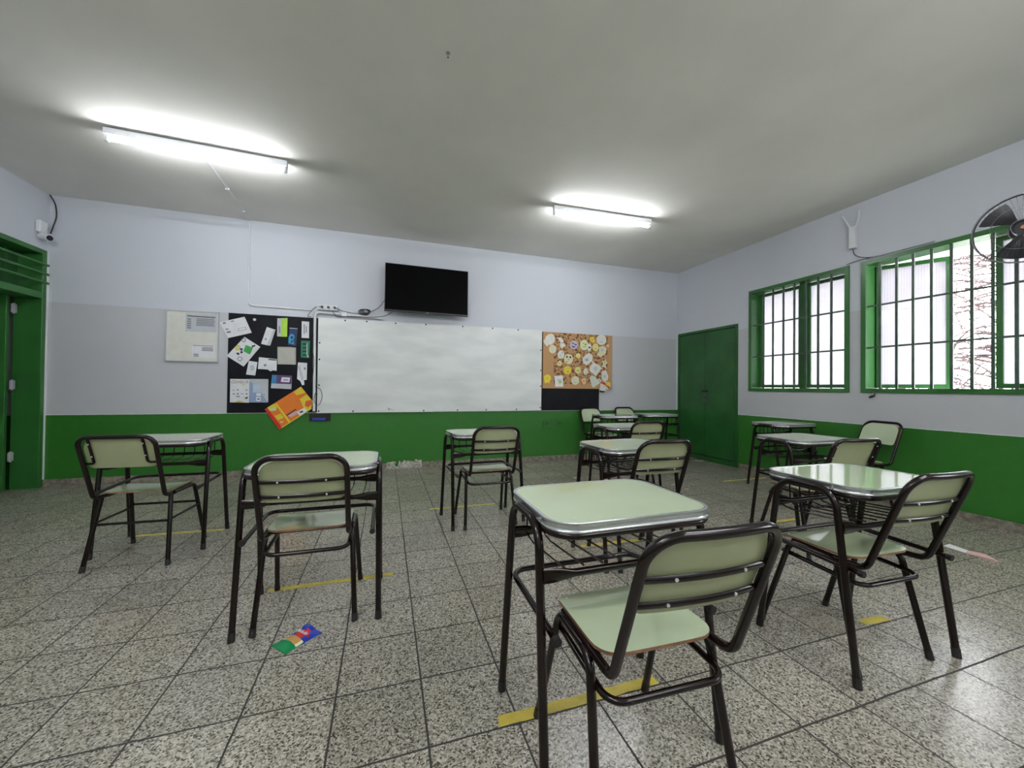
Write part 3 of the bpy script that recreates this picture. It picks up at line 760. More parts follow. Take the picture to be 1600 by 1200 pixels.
# papers pinned on the black board (outlines in wall metres: x along the wall, z up)
PAPERS=[
('flyer', 'paper', 'white tilted flyer at the top left corner of the black board', 'white', [(-1.93, 1.889), (-1.669, 1.974), (-1.589, 1.78), (-1.835, 1.702)], [('grey', [(-1.896, 1.888), (-1.867, 1.898), (-1.862, 1.877), (-1.89, 1.868)]), ('grey', [(-1.814, 1.912), (-1.781, 1.922), (-1.778, 1.909), (-1.809, 1.899)]), ('pinkgrey', [(-1.737, 1.822), (-1.654, 1.851), (-1.646, 1.817), (-1.729, 1.789)]), ('white', [(-1.73, 1.819), (-1.658, 1.844), (-1.653, 1.821), (-1.724, 1.795)]), ('grey', [(-1.867, 1.811), (-1.839, 1.82), (-1.834, 1.806), (-1.863, 1.797)]), ('grey', [(-1.856, 1.779), (-1.816, 1.791), (-1.807, 1.771), (-1.847, 1.758)])]),
('flyer', 'paper', 'white diamond-tilted flyer with green squares and a yellow circle', 'white', [(-1.665, 1.724), (-1.494, 1.607), (-1.669, 1.357), (-1.849, 1.482)], [('green', [(-1.65, 1.627), (-1.586, 1.6), (-1.617, 1.514), (-1.674, 1.547)]), ('green', [(-1.586, 1.6), (-1.572, 1.593), (-1.601, 1.512), (-1.617, 1.514)]), ('black', [(-1.589, 1.616), (-1.571, 1.625), (-1.545, 1.631), (-1.55, 1.613), (-1.582, 1.595)]), ('black', [(-1.752, 1.52), (-1.728, 1.529), (-1.709, 1.508), (-1.732, 1.497)]), ('black', [(-1.71, 1.537), (-1.69, 1.549), (-1.676, 1.536), (-1.696, 1.514)]), ('yellow', [(-1.762, 1.585), (-1.747, 1.617), (-1.72, 1.623), (-1.702, 1.601), (-1.71, 1.566), (-1.737, 1.549), (-1.757, 1.556)]), ('paleyellow', [(-1.751, 1.585), (-1.738, 1.607), (-1.72, 1.608), (-1.713, 1.592), (-1.721, 1.571), (-1.742, 1.565)]), ('blue', [(-1.713, 1.579), (-1.692, 1.585), (-1.676, 1.57), (-1.69, 1.549), (-1.706, 1.556)]), ('grey', [(-1.696, 1.693), (-1.676, 1.712), (-1.651, 1.7), (-1.649, 1.672), (-1.669, 1.655), (-1.692, 1.667)]), ('white', [(-1.687, 1.688), (-1.674, 1.699), (-1.66, 1.692), (-1.658, 1.676), (-1.669, 1.668), (-1.685, 1.675)]), ('grey', [(-1.738, 1.457), (-1.718, 1.479), (-1.689, 1.475), (-1.679, 1.449), (-1.701, 1.419), (-1.728, 1.429)]), ('white', [(-1.729, 1.455), (-1.714, 1.47), (-1.693, 1.467), (-1.688, 1.449), (-1.704, 1.43), (-1.724, 1.436)])]),
('brochure', 'brochure', 'open white folded brochure leaning in the upper middle of the black board', 'white', [(-1.426, 1.862), (-1.351, 1.837), (-1.423, 1.632), (-1.486, 1.647)], [('grey', [(-1.447, 1.716), (-1.431, 1.722), (-1.422, 1.707), (-1.438, 1.69)]), ('palegrey', [(-1.351, 1.837), (-1.33, 1.833), (-1.385, 1.628), (-1.423, 1.632)])]),
('leaflet', 'leaflet', 'narrow leaflet half grey half lime green near the top of the black board', 'palegrey', [(-1.313, 1.977), (-1.199, 1.99), (-1.2, 1.75), (-1.312, 1.75)], [('lime', [(-1.263, 1.985), (-1.199, 1.984), (-1.2, 1.75), (-1.269, 1.747)]), ('grey', [(-1.295, 1.875), (-1.281, 1.881), (-1.275, 1.795), (-1.291, 1.794)])]),
('leaflet', 'leaflet', 'dark blue leaflet with a light blue swirl beside the lime one', 'navy', [(-1.173, 1.869), (-1.081, 1.866), (-1.095, 1.635), (-1.191, 1.645)], [('palegrey', [(-1.173, 1.866), (-1.083, 1.863), (-1.084, 1.855), (-1.174, 1.858)]), ('cyan', [(-1.183, 1.746), (-1.16, 1.788), (-1.126, 1.784), (-1.113, 1.749), (-1.13, 1.716), (-1.119, 1.653), (-1.182, 1.67)]), ('navy', [(-1.164, 1.744), (-1.15, 1.764), (-1.133, 1.759), (-1.13, 1.738), (-1.147, 1.72)]), ('navy', [(-1.149, 1.707), (-1.134, 1.71), (-1.141, 1.671), (-1.161, 1.679)])]),
('leaflet', 'leaflet', 'small white leaflet in the top right corner of the black board', 'white', [(-1.036, 1.959), (-0.95, 1.957), (-0.949, 1.744), (-1.035, 1.745)], [('grey', [(-1.013, 1.919), (-1.001, 1.92), (-0.999, 1.796), (-1.011, 1.796)]), ('grey', [(-0.988, 1.899), (-0.976, 1.9), (-0.975, 1.812), (-0.987, 1.811)])]),
('leaflet', 'leaflet', 'small emerald green leaflet by the right edge of the black board', 'emerald', [(-1.04, 1.709), (-0.939, 1.709), (-0.943, 1.487), (-1.041, 1.492)], [('black', [(-1.022, 1.677), (-0.973, 1.679), (-0.972, 1.657), (-1.022, 1.655)]), ('black', [(-1.024, 1.625), (-0.974, 1.627), (-0.974, 1.608), (-1.023, 1.606)]), ('black', [(-1.023, 1.581), (-0.974, 1.583), (-0.973, 1.564), (-1.023, 1.562)]), ('black', [(-1.02, 1.534), (-0.968, 1.536), (-0.968, 1.517), (-1.02, 1.515)]), ('white', [(-0.975, 1.679), (-0.968, 1.68), (-0.965, 1.517), (-0.973, 1.517)]), ('white', [(-0.965, 1.514), (-0.951, 1.515), (-0.95, 1.498), (-0.965, 1.498)])]),
('sheet', 'paper', 'square beige sheet of paper in the centre right of the black board', 'beige', [(-1.305, 1.618), (-1.097, 1.616), (-1.093, 1.398), (-1.302, 1.397)], [('beige2', [(-1.305, 1.618), (-1.138, 1.623), (-1.138, 1.612), (-1.305, 1.607)]), ('beige2', [(-1.111, 1.613), (-1.097, 1.613), (-1.093, 1.398), (-1.108, 1.397)])]),
('flyer', 'paper', 'white landscape flyer with a wavy bottom edge in the board middle', 'white', [(-1.506, 1.479), (-1.31, 1.461), (-1.31, 1.313), (-1.348, 1.318), (-1.381, 1.306), (-1.407, 1.327), (-1.516, 1.332)], [('black', [(-1.402, 1.461), (-1.315, 1.456), (-1.316, 1.442), (-1.404, 1.447)]), ('grey', [(-1.454, 1.39), (-1.429, 1.398), (-1.421, 1.375), (-1.447, 1.361)])]),
('note', 'note', 'small white tilted note with a grey blur left of the landscape flyer', 'white', [(-1.615, 1.43), (-1.522, 1.417), (-1.544, 1.249), (-1.642, 1.26)], [('palegrey', [(-1.603, 1.369), (-1.558, 1.381), (-1.55, 1.321), (-1.591, 1.306)])]),
('leaflet', 'leaflet', 'white crumpled leaflet hanging by its top at the right of the board', 'white', [(-1.072, 1.426), (-0.966, 1.423), (-0.968, 1.206), (-1.0, 1.2), (-0.994, 1.142), (-1.019, 1.134), (-1.044, 1.191), (-1.079, 1.215)], [('palegrey', [(-1.071, 1.368), (-1.05, 1.396), (-1.003, 1.211), (-1.025, 1.191)]), ('grey', [(-1.005, 1.362), (-0.985, 1.368), (-0.98, 1.338), (-1.0, 1.332)])]),
('brochure', 'brochure', 'folded purple and blue brochure above the orange poster', 'palegrey', [(-1.359, 1.258), (-1.137, 1.255), (-1.142, 1.083), (-1.37, 1.094)], [('purple', [(-1.359, 1.261), (-1.137, 1.257), (-1.143, 1.146), (-1.364, 1.153)]), ('cyanblue', [(-1.359, 1.261), (-1.309, 1.259), (-1.312, 1.151), (-1.364, 1.153)]), ('white', [(-1.25, 1.233), (-1.156, 1.23), (-1.167, 1.17), (-1.261, 1.174)]), ('grey', [(-1.233, 1.207), (-1.178, 1.205), (-1.18, 1.191), (-1.235, 1.193)])]),
('poster', 'poster', 'white health poster headed COVID-19 at the lower left of the board', 'white', [(-1.807, 1.202), (-1.603, 1.203), (-1.603, 0.91), (-1.807, 0.915)], [('paleyellow', [(-1.706, 1.138), (-1.638, 1.139), (-1.667, 1.115)]), ('grey', [(-1.783, 1.069), (-1.761, 1.069), (-1.76, 1.062), (-1.783, 1.061)]), ('grey', [(-1.738, 1.075), (-1.716, 1.075), (-1.716, 1.062), (-1.738, 1.062)]), ('grey', [(-1.644, 1.073), (-1.624, 1.073), (-1.623, 1.06), (-1.644, 1.06)]), ('grey', [(-1.78, 1.025), (-1.755, 1.025), (-1.755, 1.012), (-1.78, 1.012)]), ('grey', [(-1.733, 1.028), (-1.715, 1.028), (-1.715, 1.01), (-1.733, 1.009)]), ('grey', [(-1.695, 1.025), (-1.666, 1.026), (-1.666, 1.018), (-1.695, 1.017)]), ('grey', [(-1.641, 1.028), (-1.621, 1.028), (-1.62, 1.013), (-1.641, 1.013)]), ('black', [(-1.651, 0.97), (-1.62, 0.986), (-1.62, 0.96), (-1.647, 0.96)]), ('grey', [(-1.739, 0.994), (-1.704, 0.994), (-1.703, 0.981), (-1.739, 0.981)]), ('yellow', [(-1.745, 0.926), (-1.709, 0.939), (-1.666, 0.926), (-1.669, 0.915), (-1.745, 0.915)])]),
('poster', 'poster', 'pale blue poster beside the white COVID-19 one', 'palegrey', [(-1.601, 1.206), (-1.4, 1.206), (-1.398, 0.915), (-1.598, 0.915)], [('steelblue', [(-1.6, 1.182), (-1.566, 1.148), (-1.564, 1.037), (-1.479, 1.035), (-1.4, 0.92), (-1.596, 0.918)]), ('paleblue', [(-1.563, 1.143), (-1.48, 1.138), (-1.479, 1.043), (-1.562, 1.042)]), ('white', [(-1.529, 0.981), (-1.478, 0.981), (-1.477, 0.931), (-1.528, 0.931)]), ('black', [(-1.517, 0.963), (-1.489, 0.963), (-1.489, 0.949), (-1.517, 0.949)]), ('white', [(-1.527, 1.029), (-1.479, 1.029), (-1.478, 0.995), (-1.527, 0.995)]), ('grey', [(-1.455, 1.016), (-1.432, 1.016), (-1.432, 1.006), (-1.455, 1.005)])]),
('poster', 'poster', 'large tilted orange and yellow poster with a red lower corner', 'orange', [(-1.033, 1.117), (-0.895, 0.931), (-0.908, 0.834), (-1.268, 0.572), (-1.434, 0.827)], [('yellow', [(-1.033, 1.117), (-0.976, 1.041), (-1.078, 1.005), (-1.115, 1.045)]), ('yellow', [(-1.046, 0.958), (-0.963, 1.016), (-0.895, 0.931), (-0.908, 0.834), (-0.967, 0.788), (-1.005, 0.862)]), ('orange2', [(-0.974, 0.931), (-0.908, 0.947), (-0.899, 0.895), (-0.943, 0.848), (-0.985, 0.868)]), ('yellow', [(-1.404, 0.851), (-1.33, 0.899), (-1.294, 0.864), (-1.317, 0.823), (-1.387, 0.81)]), ('yellow', [(-1.323, 0.901), (-1.304, 0.907), (-1.143, 0.667), (-1.167, 0.657)]), ('yellow', [(-1.323, 0.743), (-1.257, 0.774), (-1.22, 0.72), (-1.284, 0.686)]), ('yellow', [(-1.247, 0.596), (-0.908, 0.843), (-0.901, 0.831), (-1.24, 0.588)]), ('palegreen', [(-1.383, 0.834), (-1.303, 0.858), (-1.307, 0.812), (-1.364, 0.805)]), ('darkred', [(-1.197, 0.755), (-1.09, 0.83), (-1.073, 0.808), (-1.168, 0.727)]), ('pink', [(-1.183, 0.741), (-1.082, 0.813), (-1.062, 0.767), (-1.137, 0.724)]), ('white', [(-1.077, 0.792), (-0.99, 0.846), (-0.95, 0.807), (-1.04, 0.739)]), ('black', [(-1.048, 0.794), (-1.009, 0.807), (-0.997, 0.791), (-1.033, 0.778)]), ('red', [(-1.434, 0.827), (-1.404, 0.845), (-1.243, 0.601), (-1.268, 0.57)]), ('peach', [(-1.267, 0.675), (-1.222, 0.682), (-1.231, 0.653), (-1.255, 0.653)])]),
]
CUTOUTS=[
('emoji_cutout', 'paper cutout', 'large white cutout in the top left corner of the cork board', 'creamwhite', [(2.356, 1.931), (2.401, 1.97), (2.448, 1.986), (2.498, 1.963), (2.519, 1.918), (2.51, 1.863), (2.461, 1.815), (2.402, 1.804), (2.382, 1.779), (2.332, 1.833), (2.317, 1.871), (2.348, 1.888)], []),
('emoji_cutout', 'paper cutout', 'round cream cutout just below the large white one at the left', 'cream', [(2.54, 1.747), (2.534, 1.717), (2.517, 1.693), (2.491, 1.679), (2.463, 1.678), (2.437, 1.69), (2.419, 1.712), (2.412, 1.741), (2.418, 1.771), (2.436, 1.795), (2.461, 1.809), (2.49, 1.81), (2.515, 1.798), (2.534, 1.776)], [('palegrey', [(2.461, 1.764), (2.457, 1.756), (2.45, 1.756), (2.446, 1.763), (2.45, 1.77), (2.457, 1.77)]), ('palegrey', [(2.506, 1.765), (2.502, 1.758), (2.495, 1.758), (2.491, 1.765), (2.494, 1.772), (2.502, 1.772)]), ('palegrey', [(2.448, 1.726), (2.505, 1.728), (2.489, 1.707), (2.464, 1.706)])]),
('emoji_cutout', 'paper cutout', 'jagged white cutout with a red spot right of the large white one', 'creamwhite', [(2.541, 1.921), (2.603, 1.933), (2.661, 1.892), (2.666, 1.838), (2.703, 1.817), (2.635, 1.757), (2.602, 1.791), (2.606, 1.857), (2.579, 1.899)], [('red', [(2.671, 1.857), (2.665, 1.848), (2.653, 1.847), (2.647, 1.856), (2.653, 1.866), (2.665, 1.867)]), ('grey', [(2.639, 1.847), (2.633, 1.838), (2.622, 1.838), (2.617, 1.846), (2.622, 1.855), (2.633, 1.855)])]),
('emoji_cutout', 'paper cutout', 'lilac round cutout with dark angry eyes near the top centre', 'lilac', [(2.921, 1.829), (2.914, 1.799), (2.893, 1.774), (2.864, 1.76), (2.831, 1.758), (2.801, 1.77), (2.781, 1.793), (2.773, 1.823), (2.78, 1.853), (2.8, 1.877), (2.83, 1.892), (2.862, 1.894), (2.892, 1.882), (2.913, 1.859)], [('black', [(2.809, 1.868), (2.851, 1.846), (2.847, 1.833), (2.815, 1.849)]), ('black', [(2.859, 1.842), (2.896, 1.841), (2.891, 1.821), (2.862, 1.824)]), ('purple', [(2.805, 1.809), (2.878, 1.803), (2.847, 1.782), (2.818, 1.787)])]),
('emoji_cutout', 'paper cutout', 'pale yellow round cutout with green eyes near the top centre right', 'paleyellow', [(3.101, 1.835), (3.093, 1.797), (3.073, 1.765), (3.043, 1.747), (3.009, 1.746), (2.979, 1.762), (2.958, 1.791), (2.95, 1.828), (2.957, 1.866), (2.978, 1.898), (3.008, 1.916), (3.041, 1.918), (3.071, 1.902), (3.093, 1.873)], [('green', [(3.027, 1.861), (3.019, 1.855), (3.001, 1.854), (2.992, 1.859), (3.001, 1.865), (3.019, 1.866)]), ('green', [(3.065, 1.842), (3.061, 1.83), (3.05, 1.824), (3.04, 1.829), (3.035, 1.841), (3.039, 1.854), (3.05, 1.86), (3.061, 1.855)]), ('grey', [(2.995, 1.808), (3.058, 1.809), (3.033, 1.792)])]),
('emoji_cutout', 'paper cutout', 'small white cutout with a black spot beside the green eyed one', 'creamwhite', [(3.154, 1.797), (3.151, 1.769), (3.141, 1.747), (3.127, 1.734), (3.111, 1.734), (3.097, 1.745), (3.087, 1.767), (3.083, 1.794), (3.087, 1.821), (3.096, 1.844), (3.11, 1.856), (3.126, 1.857), (3.14, 1.846), (3.15, 1.824)], [('black', [(3.141, 1.796), (3.136, 1.785), (3.121, 1.78), (3.107, 1.784), (3.101, 1.795), (3.107, 1.806), (3.121, 1.811), (3.135, 1.807)])]),
('emoji_cutout', 'paper cutout', 'small yellow square cutout near the top right', 'yellow', [(3.132, 1.965), (3.203, 1.975), (3.229, 1.891), (3.184, 1.873), (3.133, 1.911)], [('orange2', [(3.188, 1.922), (3.182, 1.912), (3.169, 1.912), (3.163, 1.921), (3.169, 1.931), (3.182, 1.932)])]),
('emoji_cutout', 'paper cutout', 'large round white cutout in the top right corner of the cork board', 'creamwhite', [(3.435, 1.935), (3.427, 1.897), (3.401, 1.867), (3.364, 1.849), (3.322, 1.847), (3.285, 1.862), (3.259, 1.89), (3.25, 1.925), (3.258, 1.962), (3.284, 1.993), (3.321, 2.011), (3.362, 2.013), (3.4, 1.999), (3.426, 1.971)], [('palegrey', [(3.32, 1.954), (3.315, 1.945), (3.304, 1.945), (3.298, 1.953), (3.304, 1.962), (3.315, 1.963)]), ('palegrey', [(3.386, 1.957), (3.38, 1.948), (3.369, 1.948), (3.363, 1.956), (3.369, 1.965), (3.38, 1.966)]), ('palegrey', [(3.301, 1.907), (3.384, 1.911), (3.361, 1.885), (3.324, 1.883)])]),
('emoji_cutout', 'paper cutout', 'plain yellow round cutout below the small yellow square', 'softyellow', [(3.292, 1.805), (3.286, 1.777), (3.27, 1.755), (3.247, 1.741), (3.22, 1.74), (3.197, 1.752), (3.18, 1.773), (3.174, 1.8), (3.18, 1.828), (3.196, 1.85), (3.219, 1.864), (3.245, 1.865), (3.269, 1.854), (3.286, 1.832)], [('gold', [(3.219, 1.821), (3.216, 1.814), (3.209, 1.814), (3.205, 1.82), (3.209, 1.827), (3.216, 1.827)]), ('gold', [(3.26, 1.823), (3.257, 1.816), (3.25, 1.816), (3.246, 1.822), (3.25, 1.829), (3.257, 1.829)]), ('gold', [(3.207, 1.786), (3.259, 1.788), (3.245, 1.768), (3.221, 1.767)])]),
('emoji_cutout', 'paper cutout', 'cream leaf shaped cutout below the top right white circle', 'cream', [(3.299, 1.81), (3.364, 1.833), (3.442, 1.805), (3.43, 1.713), (3.327, 1.646), (3.301, 1.663), (3.257, 1.684), (3.3, 1.731)], [('palegrey', [(3.39, 1.768), (3.381, 1.747), (3.359, 1.738), (3.337, 1.745), (3.328, 1.766), (3.337, 1.787), (3.359, 1.797), (3.381, 1.789)])]),
('emoji_cutout', 'paper cutout', 'small peach round cutout at the upper right edge', 'peach', [(3.49, 1.839), (3.482, 1.817), (3.461, 1.808), (3.441, 1.816), (3.432, 1.836), (3.441, 1.858), (3.461, 1.867), (3.481, 1.859)], []),
('emoji_cutout', 'paper cutout', 'white round cutout with a grey eye below the cream one at left', 'creamwhite', [(2.678, 1.662), (2.672, 1.633), (2.656, 1.61), (2.632, 1.596), (2.605, 1.596), (2.581, 1.607), (2.564, 1.63), (2.558, 1.658), (2.563, 1.686), (2.58, 1.71), (2.604, 1.724), (2.63, 1.725), (2.655, 1.713), (2.672, 1.691)], [('grey', [(2.651, 1.692), (2.644, 1.684), (2.629, 1.684), (2.622, 1.691), (2.629, 1.699), (2.644, 1.699)]), ('palegrey', [(2.627, 1.649), (2.621, 1.634), (2.606, 1.627), (2.591, 1.633), (2.584, 1.648), (2.59, 1.664), (2.606, 1.671), (2.621, 1.665)])]),
('emoji_cutout', 'paper cutout', 'cream round cutout with two big black eyes', 'cream', [(2.834, 1.599), (2.827, 1.564), (2.805, 1.535), (2.772, 1.518), (2.737, 1.517), (2.704, 1.531), (2.682, 1.559), (2.674, 1.594), (2.681, 1.63), (2.703, 1.659), (2.735, 1.676), (2.771, 1.677), (2.803, 1.662), (2.826, 1.635)], [('black', [(2.742, 1.632), (2.738, 1.62), (2.727, 1.615), (2.716, 1.619), (2.711, 1.63), (2.715, 1.642), (2.726, 1.648), (2.738, 1.643)]), ('black', [(2.8, 1.627), (2.795, 1.614), (2.783, 1.609), (2.771, 1.614), (2.766, 1.626), (2.77, 1.638), (2.782, 1.644), (2.795, 1.639)]), ('grey', [(2.768, 1.586), (2.764, 1.578), (2.754, 1.575), (2.744, 1.578), (2.739, 1.585), (2.743, 1.593), (2.754, 1.597), (2.764, 1.594)]), ('brown', [(2.735, 1.552), (2.728, 1.542), (2.713, 1.542), (2.706, 1.551), (2.713, 1.561), (2.727, 1.561)])]),
('emoji_cutout', 'paper cutout', 'tiny yellow round cutout in the middle of the cork board', 'softyellow', [(2.962, 1.657), (2.954, 1.632), (2.933, 1.616), (2.907, 1.615), (2.886, 1.63), (2.878, 1.654), (2.886, 1.679), (2.907, 1.695), (2.933, 1.696), (2.954, 1.682)], [('gold', [(2.91, 1.668), (2.908, 1.664), (2.903, 1.663), (2.9, 1.668), (2.903, 1.672), (2.908, 1.672)]), ('gold', [(2.94, 1.669), (2.937, 1.665), (2.932, 1.664), (2.93, 1.669), (2.932, 1.673), (2.937, 1.673)]), ('gold', [(2.901, 1.644), (2.939, 1.646), (2.929, 1.633), (2.912, 1.632)])]),
('emoji_cutout', 'paper cutout', 'white drop shaped cutout with a grey nose right of the middle', 'creamwhite', [(3.114, 1.712), (3.178, 1.67), (3.174, 1.579), (3.074, 1.507), (3.011, 1.541), (2.997, 1.618), (3.072, 1.688)], [('palegrey', [(3.116, 1.6), (3.108, 1.58), (3.086, 1.567), (3.06, 1.566), (3.038, 1.578), (3.03, 1.597), (3.038, 1.617), (3.059, 1.63), (3.086, 1.631), (3.107, 1.619)]), ('grey', [(3.09, 1.595), (3.082, 1.583), (3.064, 1.582), (3.055, 1.593), (3.064, 1.605), (3.081, 1.606)])]),
('emoji_cutout', 'paper cutout', 'small yellow pear shaped cutout left of the middle', 'softyellow', [(2.583, 1.56), (2.609, 1.574), (2.636, 1.54), (2.631, 1.49), (2.584, 1.48), (2.555, 1.509)], [('brown', [(2.607, 1.522), (2.602, 1.51), (2.593, 1.51), (2.588, 1.521), (2.593, 1.533), (2.602, 1.533)])]),
('emoji_cutout', 'paper cutout', 'bright yellow round cutout with a smile below the big eyed one', 'yellow', [(2.803, 1.419), (2.797, 1.391), (2.778, 1.367), (2.752, 1.354), (2.722, 1.353), (2.695, 1.365), (2.676, 1.388), (2.67, 1.416), (2.676, 1.445), (2.694, 1.468), (2.721, 1.482), (2.75, 1.483), (2.777, 1.471), (2.796, 1.448)], [('grey', [(2.709, 1.441), (2.729, 1.444), (2.729, 1.437), (2.709, 1.435)]), ('grey', [(2.748, 1.44), (2.767, 1.441), (2.768, 1.434), (2.748, 1.434)]), ('orange2', [(2.71, 1.402), (2.768, 1.405), (2.741, 1.385)])]),
('emoji_cutout', 'paper cutout', 'yellow round cutout with a flat green mouth in the lower middle', 'softyellow', [(2.974, 1.426), (2.969, 1.401), (2.954, 1.38), (2.933, 1.369), (2.908, 1.368), (2.886, 1.379), (2.871, 1.398), (2.866, 1.423), (2.871, 1.448), (2.886, 1.469), (2.907, 1.481), (2.931, 1.481), (2.953, 1.471), (2.969, 1.451)], [('green', [(2.89, 1.422), (2.95, 1.425), (2.95, 1.414), (2.89, 1.41)])]),
('emoji_cutout', 'paper cutout', 'small white oval cutout with a dark mouth', 'creamwhite', [(3.105, 1.407), (3.101, 1.383), (3.089, 1.364), (3.072, 1.354), (3.053, 1.353), (3.036, 1.363), (3.024, 1.382), (3.02, 1.405), (3.024, 1.428), (3.035, 1.447), (3.052, 1.458), (3.071, 1.458), (3.088, 1.448), (3.1, 1.43)], [('grey', [(3.052, 1.419), (3.048, 1.411), (3.041, 1.411), (3.037, 1.418), (3.041, 1.426), (3.048, 1.427)]), ('grey', [(3.087, 1.417), (3.083, 1.41), (3.076, 1.409), (3.072, 1.417), (3.076, 1.425), (3.083, 1.425)]), ('black', [(3.075, 1.379), (3.069, 1.372), (3.056, 1.372), (3.05, 1.379), (3.056, 1.385), (3.069, 1.386)])]),
('emoji_cutout', 'paper cutout', 'large white star shaped cutout at the right', 'creamwhite', [(3.181, 1.586), (3.225, 1.547), (3.302, 1.516), (3.362, 1.465), (3.316, 1.425), (3.278, 1.368), (3.235, 1.335), (3.176, 1.388), (3.127, 1.421), (3.137, 1.488), (3.179, 1.534)], [('palegrey', [(3.277, 1.458), (3.27, 1.435), (3.251, 1.421), (3.227, 1.42), (3.208, 1.434), (3.201, 1.456), (3.208, 1.479), (3.227, 1.493), (3.25, 1.494), (3.27, 1.481)])]),
('emoji_cutout', 'paper cutout', 'thin cream star cutout at the right edge', 'cream', [(3.412, 1.637), (3.431, 1.588), (3.457, 1.561), (3.424, 1.519), (3.443, 1.467), (3.393, 1.484), (3.349, 1.49), (3.379, 1.54), (3.361, 1.585), (3.402, 1.587)], [('green', [(3.418, 1.564), (3.412, 1.554), (3.399, 1.554), (3.392, 1.564), (3.399, 1.574), (3.412, 1.574)])]),
('emoji_cutout', 'paper cutout', 'round cream cutout near the bottom centre of the cork board', 'cream', [(2.946, 1.261), (2.94, 1.23), (2.92, 1.205), (2.891, 1.191), (2.86, 1.19), (2.831, 1.203), (2.811, 1.228), (2.804, 1.258), (2.81, 1.289), (2.83, 1.314), (2.858, 1.328), (2.89, 1.329), (2.919, 1.316), (2.939, 1.291)], [('palegrey', [(2.858, 1.28), (2.854, 1.273), (2.845, 1.273), (2.841, 1.28), (2.845, 1.288), (2.854, 1.288)]), ('palegrey', [(2.908, 1.281), (2.904, 1.274), (2.895, 1.274), (2.891, 1.281), (2.895, 1.288), (2.904, 1.289)]), ('palegrey', [(2.843, 1.241), (2.907, 1.242), (2.889, 1.221), (2.861, 1.22)])]),
('emoji_cutout', 'paper cutout', 'small peach square cutout near the bottom centre right', 'peach', [(2.986, 1.288), (3.061, 1.303), (3.067, 1.207), (3.014, 1.199), (2.984, 1.239)], [('gold', [(3.041, 1.251), (3.036, 1.238), (3.024, 1.233), (3.011, 1.238), (3.006, 1.25), (3.011, 1.263), (3.023, 1.269), (3.036, 1.264)])]),
('emoji_cutout', 'paper cutout', 'yellow lion shaped cutout in the bottom left corner of the cork board', 'yellow', [(2.333, 1.315), (2.361, 1.339), (2.407, 1.349), (2.445, 1.324), (2.453, 1.274), (2.425, 1.235), (2.43, 1.198), (2.39, 1.223), (2.355, 1.197), (2.341, 1.24)], [('gold', [(2.382, 1.284), (2.378, 1.272), (2.368, 1.272), (2.364, 1.283), (2.368, 1.295), (2.377, 1.295)]), ('gold', [(2.42, 1.284), (2.415, 1.273), (2.406, 1.273), (2.401, 1.284), (2.406, 1.295), (2.415, 1.296)])]),
('emoji_cutout', 'paper cutout', 'white rectangular paper with a small green drawing at the bottom left', 'white', [(2.509, 1.325), (2.655, 1.335), (2.664, 1.16), (2.53, 1.154)], [('palegreen', [(2.562, 1.261), (2.627, 1.268), (2.639, 1.201), (2.582, 1.194)]), ('green', [(2.586, 1.233), (2.634, 1.242), (2.637, 1.231), (2.589, 1.222)]), ('grey', [(2.562, 1.263), (2.622, 1.271), (2.622, 1.262), (2.562, 1.254)])]),
('emoji_cutout', 'paper cutout', 'big greenish white curved cutout at the bottom right', 'palegreenw', [(3.129, 1.308), (3.176, 1.345), (3.24, 1.322), (3.266, 1.277), (3.317, 1.301), (3.351, 1.267), (3.305, 1.21), (3.242, 1.175), (3.204, 1.143), (3.168, 1.186)], [('grey', [(3.325, 1.26), (3.319, 1.25), (3.306, 1.25), (3.3, 1.26), (3.306, 1.27), (3.319, 1.27)])]),
('emoji_cutout', 'paper cutout', 'white crown shaped cutout above the lower right corner', 'creamwhite', [(3.35, 1.403), (3.388, 1.427), (3.432, 1.433), (3.454, 1.383), (3.478, 1.338), (3.46, 1.269), (3.408, 1.245), (3.353, 1.29)], [('palegrey', [(3.433, 1.337), (3.425, 1.316), (3.405, 1.307), (3.385, 1.315), (3.376, 1.336), (3.384, 1.357), (3.404, 1.366), (3.425, 1.358)])]),
('emoji_cutout', 'paper cutout', 'white cutout with red and yellow patches at the lower right corner', 'creamwhite', [(3.331, 1.21), (3.395, 1.25), (3.473, 1.246), (3.523, 1.224), (3.513, 1.156), (3.462, 1.109), (3.384, 1.063), (3.319, 1.086)], [('red', [(3.344, 1.238), (3.408, 1.245), (3.513, 1.156), (3.487, 1.133), (3.422, 1.189), (3.357, 1.211)]), ('yellow', [(3.521, 1.217), (3.508, 1.193), (3.477, 1.183), (3.445, 1.192), (3.432, 1.216), (3.445, 1.241), (3.476, 1.251), (3.507, 1.242)]), ('black', [(3.314, 1.108), (3.371, 1.097), (3.436, 1.091), (3.384, 1.068), (3.319, 1.081)]), ('grey', [(3.467, 1.119), (3.458, 1.111), (3.439, 1.11), (3.43, 1.118), (3.439, 1.126), (3.458, 1.126)])]),
]

PY = [YB - 0.0150, YB - 0.0165, YB - 0.018]
for i, (n, cat, label, base, o, layers) in enumerate(PAPERS):
    sheet(n, cat, label, base, o, layers, PY[i % 3] - 0.001 * (1 if 'orange' in label else 0), 'papers on the black board')
